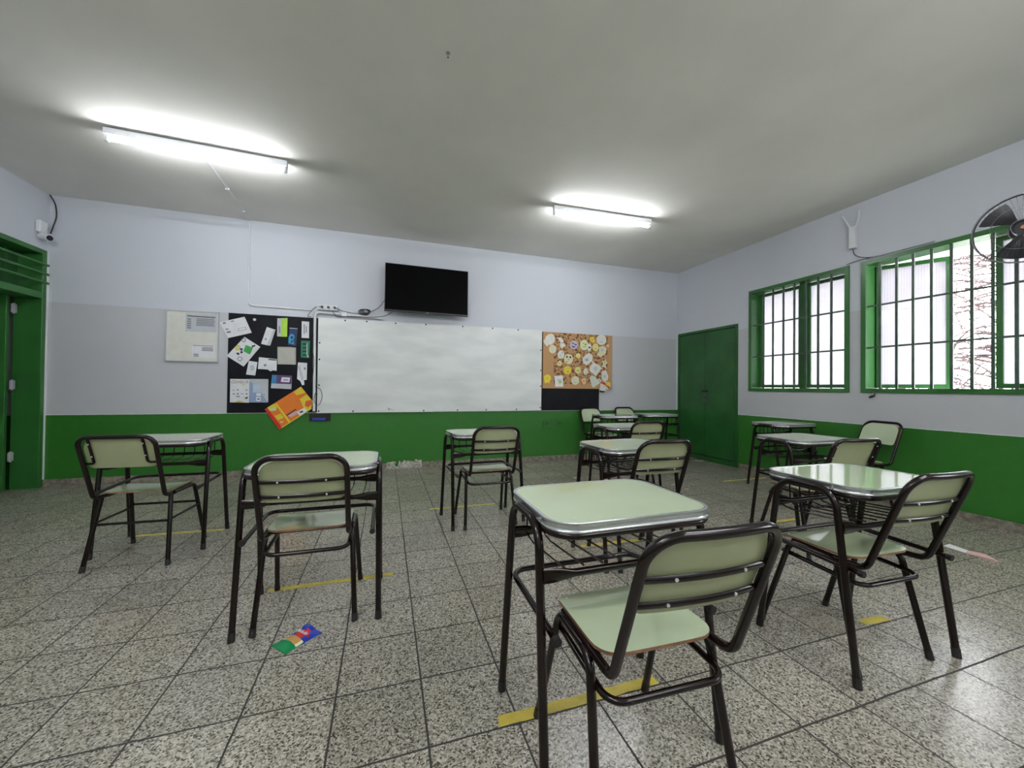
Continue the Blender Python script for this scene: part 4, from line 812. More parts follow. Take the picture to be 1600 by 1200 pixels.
# the heading of the health poster
def text(name, body, size, loc, rot, mat, parent, extr=0.0004, squash=1.0, shear=0.0):
    c = bpy.data.curves.new(name, 'FONT')
    c.body = body; c.size = size; c.extrude = extr; c.align_x = 'CENTER'; c.align_y = 'CENTER'; c.shear = shear
    o = bpy.data.objects.new(name, c); COL.objects.link(o)
    dg = bpy.context.evaluated_depsgraph_get()
    me = bpy.data.meshes.new_from_object(o.evaluated_get(dg))
    bpy.data.objects.remove(o)
    me.materials.clear(); me.materials.append(pal(mat))
    o = bpy.data.objects.new(name, me); COL.objects.link(o)
    o.location = loc; o.rotation_euler = rot; o.scale = (squash, 1, 1); o.parent = parent
    return o
for o in COL.objects:
    if o.get('label', '').startswith('white health poster'):
        text('heading', 'COVID-19', 0.050, (-1.705, YB - 0.0205, 1.164), (PI / 2, 0, 0), 'brown', o, squash=0.82)

# cork board and its cut outs
tag(bxs('cork_board', [((2.318, YB - 0.040, 1.128), (3.552, YB - 0.016, 2.008))], 'cork', bevel=0.003), 'worn cork board right of the whiteboard covered with paper cutouts', 'cork board')
for i, (n, cat, label, base, o, layers) in enumerate(CUTOUTS):
    sheet(n, cat, label, base, o, layers, YB - 0.0405 - 0.0032 * (i % 3), 'paper cutouts on the cork board')
bm = bmesh.new(); cyl(bm, (-1.56, YB - 0.014, 1.945), (0, -1, 0), 0.016, 0.012, 12)
tag(link('magnet', bm, 'white', smooth=True), 'small white round magnet near the top of the black board', 'magnet')

# chalk recess with the blue duster
bm = bmesh.new()
x0, x1, z0, z1 = -0.932, -0.680, 0.668, 0.768
box(bm, (x0, YB - 0.012, z0), (x1, YB - 0.001, z0 + 0.006)); box(bm, (x0, YB - 0.012, z0), (x0 + 0.006, YB - 0.001, z1)); box(bm, (x1 - 0.006, YB - 0.012, z0), (x1, YB - 0.001, z1)); box(bm, (x0, YB - 0.004, z0), (x1, YB - 0.001, z1))
tag(link('chalk_niche', bm, ['rubber']), 'small dark niche in the green wall under the whiteboard corner', 'niche')
tag(bxs('board_duster', [((-0.895, YB - 0.030, 0.675), (-0.735, YB - 0.006, 0.712))], 'blue', bevel=0.005), 'blue board duster lying in the dark niche', 'duster')
for x in (2.405, 2.625):
    t = thing('outlet_plate', (x, YB, 0.577), 0, 'green painted outlet plate, the %s of two low on the back wall' % ('left' if x < 2.5 else 'right'), 'outlet')
    bxs('plate', [((-0.065, -0.008, -0.045), (0.065, 0, 0.045))], 'enamel', t, bevel=0.003)
    bxs('insert', [((-0.03, -0.011, -0.022), (0.03, -0.007, 0.022))], 'enamel_dark', t, bevel=0.002)

# ---- television
tv = thing('television', (0.534, YB, 2.455), 0, 'black flat television mounted high above the whiteboard', 'television')
bm = bmesh.new()
box(bm, (-0.562, -0.035, -0.327), (0.562, 0.0, 0.327), bevel=0.006)
bz = link('casing', bm, 'black_plastic', tv)
bz.location = (0, -0.155, 0); bz.rotation_euler = (math.radians(-3.0), math.radians(0.35), 0)
bm = bmesh.new(); box(bm, (-0.552, -0.0375, -0.302), (0.552, -0.034, 0.318))
link('screen', bm, 'screen', bz)
text('logo', 'NOBLEX', 0.016, (0.0, -0.0365, -0.315), (PI / 2, 0, 0), 'grey', bz) if False else None
bm = bmesh.new(); box(bm, (-0.012, -0.038, -0.322), (0.012, -0.0345, -0.312)); link('logo_mark', bm, 'grey', bz)
bxs('wall_bracket', [((-0.2, -0.15, -0.12), (-0.16, -0.003, 0.12)), ((0.16, -0.15, -0.12), (0.2, -0.003, 0.12)), ((-0.25, -0.02, -0.1), (0.25, 0, -0.04)), ((-0.25, -0.02, 0.04), (0.25, 0, 0.1))], 'black_plastic', tv)

# ================================================================ RIGHT WALL THINGS
ro = thing('wifi_router', (XR, 2.862, 2.70), 0, 'white wireless router with two raised antennas above the windows', 'router')
bxs('body', [((-0.05, -0.032, 0.0), (0, 0.030, 0.24))], 'white_plastic', ro, bevel=0.008)
for s in (-1, 1):
    bm = bmesh.new(); sweep(bm, [(-0.025, s * 0.02, 0.22), (-0.03, s * 0.05 if s < 0 else 0.045, 0.28), (-0.03, -0.066 if s < 0 else 0.10, 0.40)], [0.011, 0.011, 0.008], 8, flat=(1, 0.8))
    link('antenna', bm, 'white_plastic', ro, smooth=True)
cable([(XR - 0.02, 2.865, 2.70), (XR - 0.012, 2.855, 2.64), (XR - 0.012, 2.80, 2.59), (XR - 0.012, 2.70, 2.555), (XR - 0.012, 2.58, 2.55)], 'black cable hanging from the router over the window top')
cable([(XR - 0.012, 2.93, 2.545), (XR - 0.012, 2.84, 2.556), (XR - 0.012, 2.70, 2.556)], 'thin cable bridging the tops of the two windows', 0.003)
cable([(XR - 0.012, 2.74, 2.548), (XR - 0.012, 2.50, 2.549), (XR - 0.012, 2.20, 2.547)], 'grey cable lying along the top frame of the larger window', 0.005, 'grey_plastic')

# wall fan
hub = Vector((4.45, 1.524, 2.350))
fan = thing('wall_fan', (4.86, 1.50, 2.30), 0, 'wall fan with dark blades and a wire cage over the larger window', 'fan')
face_dir = Vector((-0.95, -0.26, -0.10)).normalized()
loc_hub = hub - Vector((4.86, 1.50, 2.30))
q = face_dir.to_track_quat('Z', 'Y')
def place(o):
    o.location = loc_hub; o.rotation_mode = 'QUATERNION'; o.rotation_quaternion = q
    return o
RF = 0.248
bm = bmesh.new()
def ring(bm, R, z, rad, n=48):
    sweep(bm, [(R * math.cos(2 * PI * i / n), R * math.sin(2 * PI * i / n), z) for i in range(n)], rad, 6, closed=True)
ring(bm, RF, 0.0, 0.0055); ring(bm, RF * 0.985, -0.022, 0.004)
ring(bm, RF * 0.62, 0.055, 0.0013); ring(bm, 0.055, 0.07, 0.002); ring(bm, RF * 0.62, -0.085, 0.0013); ring(bm, 0.08, -0.10, 0.003)
place(link('cage_ring', bm, 'cage', fan, smooth=True))
bm = bmesh.new()
for i in range(48):
    a = 2 * PI * i / 48
    c, s = math.cos(a), math.sin(a)
    sweep(bm, [(0.05 * c, 0.05 * s, 0.07), (RF * 0.62 * c, RF * 0.62 * s, 0.055), (RF * c, RF * s, 0.0)], 0.0005, 4)
    sweep(bm, [(0.08 * c, 0.08 * s, -0.10), (RF * 0.62 * c, RF * 0.62 * s, -0.085), (RF * c, RF * s, -0.01)], 0.0005, 4)
place(link('cage_wire', bm, 'cage', fan))
# blades: broad with twisted surface
for k in range(3):
    a0 = math.radians(FAN_A + 120 * k)
    bm = bmesh.new()
    grid = []
    for i in range(7):
        r = 0.045 + (0.222 - 0.045) * i / 6
        half = math.radians(15 + 11 * math.sin(PI * min(1, i / 5) * 0.5)) * (1.0 if i < 6 else 0.96)
        row = []
        for j in range(7):
            t = -1 + 2 * j / 6
            a = a0 + t * half + 0.10 * i / 6
            row.append((r * math.cos(a), r * math.sin(a), t * 0.028 * (1 - 0.3 * i / 6) + 0.004 * (1 - t * t)))
        grid.append(row)
    va = [[bm.verts.new(p) for p in row] for row in grid]
    vb = [[bm.verts.new((p[0], p[1], p[2] - 0.003)) for p in row] for row in grid]
    for i in range(6):
        for j in range(6):
            bm.faces.new((va[i][j], va[i][j + 1], va[i + 1][j + 1], va[i + 1][j]))
            bm.faces.new((vb[i][j], vb[i + 1][j], vb[i + 1][j + 1], vb[i][j + 1]))
    for i in range(6):
        bm.faces.new((va[i][0], va[i + 1][0], vb[i + 1][0], vb[i][0])); bm.faces.new((va[i][6], vb[i][6], vb[i + 1][6], va[i + 1][6]))
    for j in range(6):
        bm.faces.new((va[0][j], vb[0][j], vb[0][j + 1], va[0][j + 1])); bm.faces.new((va[6][j], va[6][j + 1], vb[6][j + 1], vb[6][j]))
    place(link('blade', bm, 'fan_blade', fan, smooth=True))
bm = bmesh.new(); cyl(bm, (0, 0, -0.03), (0, 0, 1), 0.058, 0.055, 24, r2=0.050); ring(bm, 0.050, 0.028, 0.006, 24)
place(link('hub', bm, 'fan_blade', fan, smooth=True))
bm = bmesh.new(); cyl(bm, (0, 0, 0.02), (0, 0, 1), 0.018, 0.02, 16, r2=0.012)
place(link('hub_cap', bm, 'brass', fan, smooth=True))
bm = bmesh.new(); cyl(bm, (0, 0, -0.10), (0, 0, -1), 0.075, 0.13, 20, r2=0.055); cyl(bm, (0, 0, -0.23), (0, 0, -1), 0.055, 0.03, 20, r2=0.03)
place(link('motor', bm, 'black_plastic', fan, smooth=True))
bm = bmesh.new(); hb = loc_hub - face_dir * 0.20
sweep(bm, fillet([hb, hb + Vector((0.05, 0, -0.10)), (0.02, 0, 0.06), (0.026, 0, 0.0)], 0.03), 0.014, 10)
link('arm', bm, 'black_plastic', fan, smooth=True)
bxs('mount_plate', [((-0.0, -0.05, -0.04), (0.026, 0.05, 0.36))], 'grille', fan, bevel=0.003)

# security camera in the left corner
sc = thing('security_camera', (XL, 5.45, 2.685), 0, 'white security camera in the left corner above the green door', 'camera')
bxs('junction_box', [((0.001, -0.05, 0.035), (0.045, 0.05, 0.165))], 'white_plastic', sc, bevel=0.01)
bm = bmesh.new(); sweep(bm, [(0.022, 0.0, 0.0), (0.118, -0.045, -0.022)], [0.034, 0.034], 16); sweep(bm, [(0.025, 0.0, 0.05), (0.03, -0.005, 0.0)], 0.016, 10)
link('body', bm, 'white_plastic', sc, smooth=True)
bm = bmesh.new(); sweep(bm, [(0.1175, -0.0445, -0.0218), (0.124, -0.048, -0.0235)], [0.029, 0.026], 16)
link('lens', bm, 'black_plastic', sc, smooth=True)
cable([(-3.505, 5.56, 3.18), (-3.46, 5.56, 3.08), (-3.445, 5.555, 2.95), (-3.458, 5.54, 2.84), (-3.455, 5.50, 2.74)], 'dark cable hanging from the ceiling corner to the security camera', 0.006)

# ================================================================ FLOOR THINGS
def tape(x0, x1, y, w, label, skew=0.0, rag=3):
    rt = random.Random(int(abs(x0 * 100)) + rag)
    n = 14
    lo = [(x0 + (x1 - x0) * i / n, y - w / 2 + skew * i / n + rt.uniform(-.0025, .0025)) for i in range(n + 1)]
    hi = [(x0 + (x1 - x0) * i / n + (0.006 if i in (0,) else 0), y + w / 2 + skew * i / n + rt.uniform(-.002, .002)) for i in range(n + 1)]
    bm = bmesh.new()
    A = [bm.verts.new((p[0], p[1], 0.0012)) for p in lo]; B = [bm.verts.new((p[0], p[1], 0.0012)) for p in hi]
    A2 = [bm.verts.new((p[0], p[1], 0.0002)) for p in lo]; B2 = [bm.verts.new((p[0], p[1], 0.0002)) for p in hi]
    for i in range(n):
        bm.faces.new((A[i], A[i + 1], B[i + 1], B[i])); bm.faces.new((A2[i], B2[i], B2[i + 1], A2[i + 1]))
        bm.faces.new((A[i], A2[i], A2[i + 1], A[i + 1])); bm.faces.new((B[i], B[i + 1], B2[i + 1], B2[i]))
    bm.faces.new((A[0], B[0], B2[0], A2[0])); bm.faces.new((A[n], A2[n], B2[n], B[n]))
    tag(link('floor_tape', bm, 'tape'), label, 'tape', 'yellow floor tape strips')
tape(0.376, 1.013, 1.262, 0.042, 'yellow tape on the floor under the nearest desk and chair')
tape(-0.60, 0.058, 2.443, 0.040, 'yellow tape on the floor under the desk above the snack wrapper', rag=4)
tape(-1.76, -1.183, 3.600, 0.036, 'yellow tape on the floor under the leftmost desk', -0.03, 5)
tape(0.397, 1.032, 3.643, 0.036, 'yellow tape on the floor under the desk in front of the whiteboard', -0.01, 6)
tape(2.23, 2.391, 1.272, 0.045, 'short torn piece of yellow tape under the desk nearest the right edge', -0.01, 7)
tape(1.342, 1.833, 2.486, 0.038, 'yellow tape on the floor seen through the nearest desk rack', -0.02, 8)
tape(2.86, 3.463, 2.476, 0.040, 'yellow tape on the floor under the second desk of the right column', -0.01, 9)
tape(4.0, 4.70, 3.750, 0.036, 'yellow tape on the floor under the farthest desk of the right column', 0.0, 10)

# snack wrapper
wr = thing('snack_wrapper', (-0.357, 1.932, 0.0), 0, 'crumpled blue and green snack wrapper on the floor', 'wrapper')
E1 = Vector((-0.430, 1.864)) ; 
def wrap_mesh():
    bm = bmesh.new()
    # long axis from the green end (camera side, left) to the blue end
    a = Vector((-0.418, 1.880)); b = Vector((-0.296, 1.990))
    ax = (b - a); L = ax.length; ax.normalize(); sd = Vector((-ax.y, ax.x))
    nx, ny = 14, 8
    rt = random.Random(5)
    G = []
    for i in range(nx + 1):
        row = []
        for j in range(ny + 1):
            u, v = i / nx, -1 + 2 * j / ny
            wdt = 0.052 * (1 - 0.10 * math.sin(PI * u)) + (0.004 if i in (0, nx) else 0)
            p = a + ax * (L * u) + sd * (v * wdt)
            h = 0.003 + 0.012 * max(0, math.sin(PI * u)) * (1 - v * v) + rt.uniform(0, 0.004)
            if i > nx - 3 and j > ny - 4: h += 0.010
            row.append((p.x + 0.357, p.y - 1.932, h))
        G.append(row)
    V = [[bm.verts.new(p) for p in r] for r in G]
    for i in range(nx):
        for j in range(ny):
            f = bm.faces.new((V[i][j], V[i + 1][j], V[i + 1][j + 1], V[i][j + 1]))
            u, v = (i + .5) / nx, -1 + 2 * (j + .5) / ny
            m = 0
            if u < 0.26: m = 1
            elif u < 0.50: m = 2 if abs(v) < 0.75 else 3
            if ((u - 0.66) / 0.17) ** 2 + ((v - 0.1) / 0.75) ** 2 < 1: m = 4
            f.material_index = m
    bottom = [[bm.verts.new((p[0], p[1], 0.0005)) for p in r] for r in G]
    rim = [(i, 0) for i in range(nx + 1)] + [(nx, j) for j in range(1, ny + 1)] + [(i, ny) for i in range(nx - 1, -1, -1)] + [(0, j) for j in range(ny - 1, 0, -1)]
    for k in range(len(rim)):
        (i, j), (i2, j2) = rim[k], rim[(k + 1) % len(rim)]
        f = bm.faces.new((V[i][j], bottom[i][j], bottom[i2][j2], V[i2][j2]))
        f.material_index = 1 if i < 4 else 0
    return link('foil', bm, ['blueviv', 'greenviv', 'snack', 'paleyellow', 'red'], wr, smooth=True), a, ax, L, sd
foil, a_, ax_, L_, sd_ = wrap_mesh()
for m in foil.data.materials: m.node_tree.nodes['Principled BSDF'].inputs['Roughness'].default_value = 0.25
pc = a_ + ax_ * (L_ * 0.66) + sd_ * 0.004
text('brand_lettering', 'Saladix', 0.026, (pc.x + 0.357, pc.y - 1.932, 0.0205), (0, 0, math.atan2(-sd_.y, -sd_.x) + 0.0), 'white', wr, shear=0.3)
# torn reddish leaflet by the right wall
bm = bmesh.new()
pts = [(3.91, 1.72), (3.96, 1.71), (3.97, 1.62), (3.955, 1.53), (3.92, 1.45), (3.885, 1.46), (3.89, 1.60)]
A = [bm.verts.new((p[0], p[1], 0.004 + 0.012 * (i % 2))) for i, p in enumerate(pts)]
B = [bm.verts.new((p[0], p[1], 0.0006)) for p in pts]
c = bm.verts.new((3.93, 1.60, 0.014))
for i in range(len(A)):
    f = bm.faces.new((A[i], A[(i + 1) % len(A)], c)); f.material_index = 1 if i in (0, 6, 1) else 0
    f = bm.faces.new((A[i], B[i], B[(i + 1) % len(A)], A[(i + 1) % len(A)]))
bm.faces.new(B)
tag(link('leaflet', bm, ['pink', 'white']), 'crumpled pink and white leaflet on the floor by the right wall', 'paper')

# ================================================================ SCHOOL DESK
R_T = 0.0135
def make_desk():
    t = thing('school_desk', (0, 0, 0), 0, 'desk', 'desk', 'school desks')
    ZT = 0.750
    w, d, r = 0.565, 0.430, 0.085
    bm = bmesh.new(); fs = prism(bm, rrect(w, d, r), ZT - 0.014, ZT)
    top = link('tabletop', bm, 'laminate', t)
    # moulded metal edging with two ribs
    bm = bmesh.new()
    prof = [(0.0005, -0.026), (0.0050, -0.026), (0.0060, -0.022), (0.0030, -0.018), (0.0030, -0.008), (0.0060, -0.004), (0.0055, 0.001), (0.0010, 0.0024), (-0.006, 0.0016), (-0.006, 0.0004)]
    loops = []
    base = rrect(w, d, r, 9)
    n = len(base)
    for off, zz in prof:
        k = (r + off) / r
        loops.append([bm.verts.new((p[0], p[1], ZT + zz)) for p in rrect(w + 2 * off, d + 2 * off, r + off, 9)])
    for a in range(len(loops) - 1):
        for i in range(n):
            bm.faces.new((loops[a][i], loops[a][(i + 1) % n], loops[a + 1][(i + 1) % n], loops[a + 1][i]))
    link('edge_trim', bm, 'alu', t, smooth=True)
    # tube ring that carries the top
    bm = bmesh.new(); sweep(bm, [(p[0], p[1], ZT - 0.036) for p in rrect(w - 0.010, d - 0.010, r - 0.005, 8)], 0.011, 10, closed=True)
    link('table_ring', bm, 'frame', t, smooth=True)
    bm = bmesh.new(); prism(bm, rrect(w - 0.02, d - 0.02, r - 0.01, 5), ZT - 0.026, ZT - 0.015)
    link('underside', bm, 'plywood', t)
    for s in (-1, 1):
        # side arch: two legs meeting on top
        arch = fillet([(0.305 * s, 0.205, 0.012), (0.296 * s, 0.118, 0.728), (0.296 * s, -0.118, 0.728), (0.305 * s, -0.205, 0.012)], 0.082, 8)
        mid = Vector((0.296 * s, 0, 0.728))
        h = len(arch) // 2
        for part in (arch[:h] + [mid], [mid] + arch[h:]):
            bm = bmesh.new(); sweep(bm, part, R_T, 12)
            lg = link('leg', bm, 'frame', t, smooth=True)
            foot = part[0] if part[0].z < 0.1 else part[-1]
            nxt = part[1] if part[0].z < 0.1 else part[-2]
            dr = (nxt - foot).normalized()
            bm = bmesh.new(); sweep(bm, [foot - dr * 0.011, foot + dr * 0.028], [0.0155, 0.0150], 12)
            link('foot_cap', bm, 'rubber', lg, smooth=True)
        bm = bmesh.new(); cyl(bm, (0.296 * s, -0.10, 0.735), (-s, 0, 0), 0.004, 0.03, 8)
        link('bolt', bm, 'steel', t)
    # basket rails with flattened ends
    for (yy, zz) in ((0.145, 0.607), (-0.148, 0.582)):
        bm = bmesh.new()
        X = [-0.292, -0.245, -0.19, 0.19, 0.245, 0.292]
        fl = [(0.35, 1.9), (0.40, 1.8), (1, 1), (1, 1), (0.40, 1.8), (0.35, 1.9)]
        rings = []
        for x, (a, b) in zip(X, fl):
            rings.append([bm.verts.new((x, yy + math.cos(2 * PI * k / 12) * 0.0115 * a, zz + math.sin(2 * PI * k / 12) * 0.0115 * b)) for k in range(12)])
        for i in range(5):
            for k in range(12):
                bm.faces.new((rings[i][k], rings[i][(k + 1) % 12], rings[i + 1][(k + 1) % 12], rings[i + 1][k]))
        bm.faces.new(rings[0]); bm.faces.new(rings[-1])
        link('basket_rail', bm, 'frame', t, smooth=True)
    for i in range(8):
        x = -0.225 + 0.45 * i / 7
        tube('basket_rod', [(x, 0.172, 0.712), (x, 0.166, 0.586), (x, 0.10, 0.578), (x, -0.148, 0.600)], 0.0032, 'frame', t, r=0.03, sides=6, n=4)
    # footrest: U tube inside the legs
    sgn = 0.272
    P = fillet([(-sgn, -0.195, 0.426), (-sgn, 0.205, 0.440), (sgn, 0.205, 0.440), (sgn, -0.195, 0.426)], 0.055, 7)
    bm = bmesh.new(); sweep(bm, P, 0.0105, 10)
    link('footrest', bm, 'frame', t, smooth=True)
    for s in (-1, 1):
        bm = bmesh.new(); sweep(bm, [(s * sgn, -0.190, 0.4263), (s * sgn, -0.208, 0.4255)], 0.0135, 10)
        link('end_cap', bm, 'rubber', t, smooth=True)
        bm = bmesh.new(); cyl(bm, (s * 0.205, -0.165, ZT), (0, 0, 1), 0.0045, 0.0015, 8)
        link('rivet', bm, 'rivet', top)
    return t

def make_chair(kind):
    t = thing('school_chair', (0, 0, 0), 0, 'chair', 'chair', 'school chairs')
    # seat: thin plywood with slight dip, laminate on top
    w, d, r = 0.365, 0.335, 0.065
    bm = bmesh.new()
    nx, ny = 14, 14
    def inset(u, v):
        # map the unit square onto a rounded rectangle
        x, y = u * w / 2, v * d / 2
        cx, cy = w / 2 - r, d / 2 - r
        if abs(x) > cx and abs(y) > cy:
            dx, dy = abs(x) - cx, abs(y) - cy
            L = math.hypot(dx, dy); mx = max(dx, dy)
            if L > 0:
                k = mx / L
                x = math.copysign(cx + dx * k, x); y = math.copysign(cy + dy * k, y)
        return x, y
    def zed(x, y):
        yn = y / (d / 2)
        z = 0.450 - 0.010 * (1 - (x / (w / 2)) ** 2) * (1 - (yn * 0.9) ** 2)
        if yn > 0.45: z -= 0.020 * ((yn - 0.45) / 0.55) ** 2
        z += 0.004 * max(0, -yn) ** 2
        return z
    U = [[inset(-1 + 2 * i / nx, -1 + 2 * j / ny) for j in range(ny + 1)] for i in range(nx + 1)]
    yo = 0.008
    A = [[bm.verts.new((p[0], p[1] + yo, zed(*p))) for p in row] for row in U]
    B = [[bm.verts.new((p[0], p[1] + yo, zed(*p) - 0.009)) for p in row] for row in U]
    for i in range(nx):
        for j in range(ny):
            bm.faces.new((A[i][j], A[i + 1][j], A[i + 1][j + 1], A[i][j + 1])).material_index = 0
            bm.faces.new((B[i][j], B[i][j + 1], B[i + 1][j + 1], B[i + 1][j])).material_index = 1
    rim = [(i, 0) for i in range(nx + 1)] + [(nx, j) for j in range(1, ny + 1)] + [(i, ny) for i in range(nx - 1, -1, -1)] + [(0, j) for j in range(ny - 1, 0, -1)]
    for k in range(len(rim)):
        (i, j), (i2, j2) = rim[k], rim[(k + 1) % len(rim)]
        bm.faces.new((A[i][j], B[i][j], B[i2][j2], A[i2][j2])).material_index = 1
    seat = link('seat', bm, ['laminate', 'plywood'], t, smooth=True)
    for (sx, sy) in ((-1, 1), (1, 1), (-1, -1), (1, -1)):
        x, y = sx * 0.150, sy * 0.125
        bm = bmesh.new(); cyl(bm, (x, y + yo, zed(x, y) - 0.0005), (0, 0, 1), 0.0045, 0.0018, 8)
        link('rivet', bm, 'rivet', seat)
    # back frame: one tube, under the seat, up, across, down again
    yb, yt = -0.192, -0.345
    hw = 0.181
    if kind == 'slat':
        path = [(-0.172, 0.10, 0.424), (-0.176, -0.10, 0.424), (-hw, yb - 0.012, 0.430), (-hw, yt, 0.822), (hw, yt, 0.822), (hw, yb - 0.012, 0.430), (0.176, -0.10, 0.424), (0.172, 0.10, 0.424)]
        rad = [0, 0, 0.050, 0.075, 0.075, 0.050, 0, 0]
    else:
        path = [(-0.172, 0.10, 0.424), (-0.176, -0.10, 0.424), (-hw, yb - 0.02, 0.432), (-hw - 0.006, yt, 0.818), (hw + 0.006, yt, 0.818), (hw, yb - 0.02, 0.432), (0.176, -0.10, 0.424), (0.172, 0.10, 0.424)]
        rad = [0, 0, 0.045, 0.060, 0.060, 0.045, 0, 0]
    P = fillet(path, rad, 8)
    # the top rail bows backwards
    Q = []
    for p in P:
        if p.z > 0.45:
            k = (p.z - 0.45) / 0.372
            Q.append(Vector((p.x, p.y - 0.018 * k * (1 - (p.x / hw) ** 2), p.z)))
        else:
            Q.append(p)
    # refine the straight top rail so the bow shows
    R2 = []
    for i in range(len(Q) - 1):
        R2.append(Q[i])
        if Q[i].z > 0.8 and Q[i + 1].z > 0.8 and (Q[i + 1] - Q[i]).length > 0.1:
            for k in range(1, 6):
                x = Q[i].x + (Q[i + 1].x - Q[i].x) * k / 6
                R2.append(Vector((x, yt - 0.018 * (1 - (x / hw) ** 2), Q[i].z)))
    R2.append(Q[-1])
    bm = bmesh.new(); sweep(bm, R2, 0.0125, 12)
    link('back_frame', bm, 'frame', t, smooth=True)
    # backrest panel
    def back_y(x, z):
        k = (z - 0.43) / (0.822 - 0.43)
        return (yb + (yt - yb) * k) - 0.018 * (1 - (x / hw) ** 2)
    z0, z1 = (0.612, 0.806) if kind == 'slat' else (0.625, 0.806)
    hw2 = 0.170
    cz = (z0 + z1) / 2
    out = []
    rt_, rb = 0.070, 0.025
    for (sx, sz, rr) in ((1, 1, rt_), (-1, 1, rt_), (-1, -1, rb), (1, -1, rb)):
        kk = {(1, 1): 0, (-1, 1): 1, (-1, -1): 2, (1, -1): 3}[(sx, sz)]
        for i in range(7):
            a = PI / 2 * (kk + i / 6)
            out.append((sx * (hw2 - rr) + rr * math.cos(a), (z1 - rr if sz > 0 else z0 + rr) + rr * math.sin(a)))
    bm = bmesh.new()
    # strips in x so the panel can bow
    def slice_at(x):
        zs = []
        n = len(out)
        for i in range(n):
            a, b = out[i], out[(i + 1) % n]
            if (a[0] - x) * (b[0] - x) <= 0 and abs(a[0] - b[0]) > 1e-9:
                zs.append(a[1] + (b[1] - a[1]) * (x - a[0]) / (b[0] - a[0]))
        return min(zs), max(zs)
    xs = [hw2 * math.sin(PI / 2 * (-1 + 2 * i / 18)) * 0.9995 for i in range(19)]
    front, back = [], []
    for x in xs:
        lo, hi = slice_at(x)
        fr, bk = [], []
        for j in range(5):
            z = lo + (hi - lo) * j / 4
            y = back_y(x, z) + 0.012
            fr.append(bm.verts.new((x, y + 0.005, z))); bk.append(bm.verts.new((x, y - 0.004, z)))
        front.append(fr); back.append(bk)
    for i in range(18):
        for j in range(4):
            bm.faces.new((front[i][j], front[i][j + 1], front[i + 1][j + 1], front[i + 1][j])).material_index = 0
            bm.faces.new((back[i][j], back[i + 1][j], back[i + 1][j + 1], back[i][j + 1])).material_index = 1
        bm.faces.new((front[i][0], front[i + 1][0], back[i + 1][0], back[i][0])).material_index = 2
        bm.faces.new((front[i][4], back[i][4], back[i + 1][4], front[i + 1][4])).material_index = 2
    for j in range(4):
        bm.faces.new((front[0][j], back[0][j], back[0][j + 1], front[0][j + 1])).material_index = 2
        bm.faces.new((front[18][j], front[18][j + 1], back[18][j + 1], back[18][j])).material_index = 2
    link('backrest', bm, ['laminate', 'laminate_back', 'plywood'], t, smooth=True)
    if kind == 'slat':
        for z in (0.712, 0.642):
            bm = bmesh.new()
            pts = [(hw * (-1 + 2 * i / 12), back_y(hw * (-1 + 2 * i / 12), z) - 0.001, z) for i in range(13)]
            sweep(bm, pts, 0.0085, 10, flat=(0.55, 1.0))
            st = link('slat', bm, 'frame', t, smooth=True)
            for x in (-0.095, 0.095):
                y = back_y(x, z) - 0.004
                bm = bmesh.new(); cyl(bm, (x, y, z), (0, -1, -0.3), 0.0042, 0.004, 8)
                link('rivet', bm, 'rivet', st)
    else:
        for s in (-1, 1):
            z_t, z_b = 0.812, 0.655
            xb = s * (0.130 if kind == 'bracket' else 0.163)
            pts = fillet([(xb, back_y(xb, z_t), z_t), (xb, back_y(xb, z_b) - 0.002, z_b), (s * hw, back_y(s * hw, z_b), z_b)], 0.018, 5)
            bm = bmesh.new(); sweep(bm, pts, 0.0075, 8, flat=(1, 0.8))
            st = link('back_bracket', bm, 'frame', t, smooth=True)
            for z in (0.775, 0.70):
                bm = bmesh.new(); cyl(bm, (xb, back_y(xb, z) - 0.006, z), (0, -1, -0.3), 0.0042, 0.003, 8)
                link('rivet', bm, 'rivet', st)
    # legs
    if kind != 'bracket':
        for s in (-1, 1):
            arch = fillet([(0.213 * s, 0.222, 0.012), (0.190 * s, 0.098, 0.424), (0.190 * s, -0.105, 0.424), (0.213 * s, -0.195, 0.012)], 0.055, 7)
            mid = Vector((0.190 * s, 0, 0.424)); h = len(arch) // 2
            for part in (arch[:h] + [mid], [mid] + arch[h:]):
                bm = bmesh.new(); sweep(bm, part, 0.0125, 12)
                lg = link('leg', bm, 'frame', t, smooth=True)
                foot = part[0] if part[0].z < 0.1 else part[-1]
                nxt = part[1] if part[0].z < 0.1 else part[-2]
                dr = (nxt - foot).normalized()
                bm = bmesh.new(); sweep(bm, [foot - dr * 0.011, foot + dr * 0.024], [0.0145, 0.0140], 12)
                link('foot_cap', bm, 'rubber', lg, smooth=True)
        P = fillet([(-0.178, 0.145, 0.368), (-0.178, -0.188, 0.352), (0.178, -0.188, 0.352), (0.178, 0.145, 0.368)], 0.05, 7)
        bm = bmesh.new(); sweep(bm, P, 0.0095, 10)
        link('stretcher', bm, 'frame', t, smooth=True)
        bm = bmesh.new()
        sweep(bm, [(-0.175, 0.09, 0.424), (0.175, 0.09, 0.424)], 0.009, 8); sweep(bm, [(-0.175, -0.09, 0.424), (0.175, -0.09, 0.424)], 0.009, 8)
        link('seat_support', bm, 'frame', t, smooth=True)
    else:
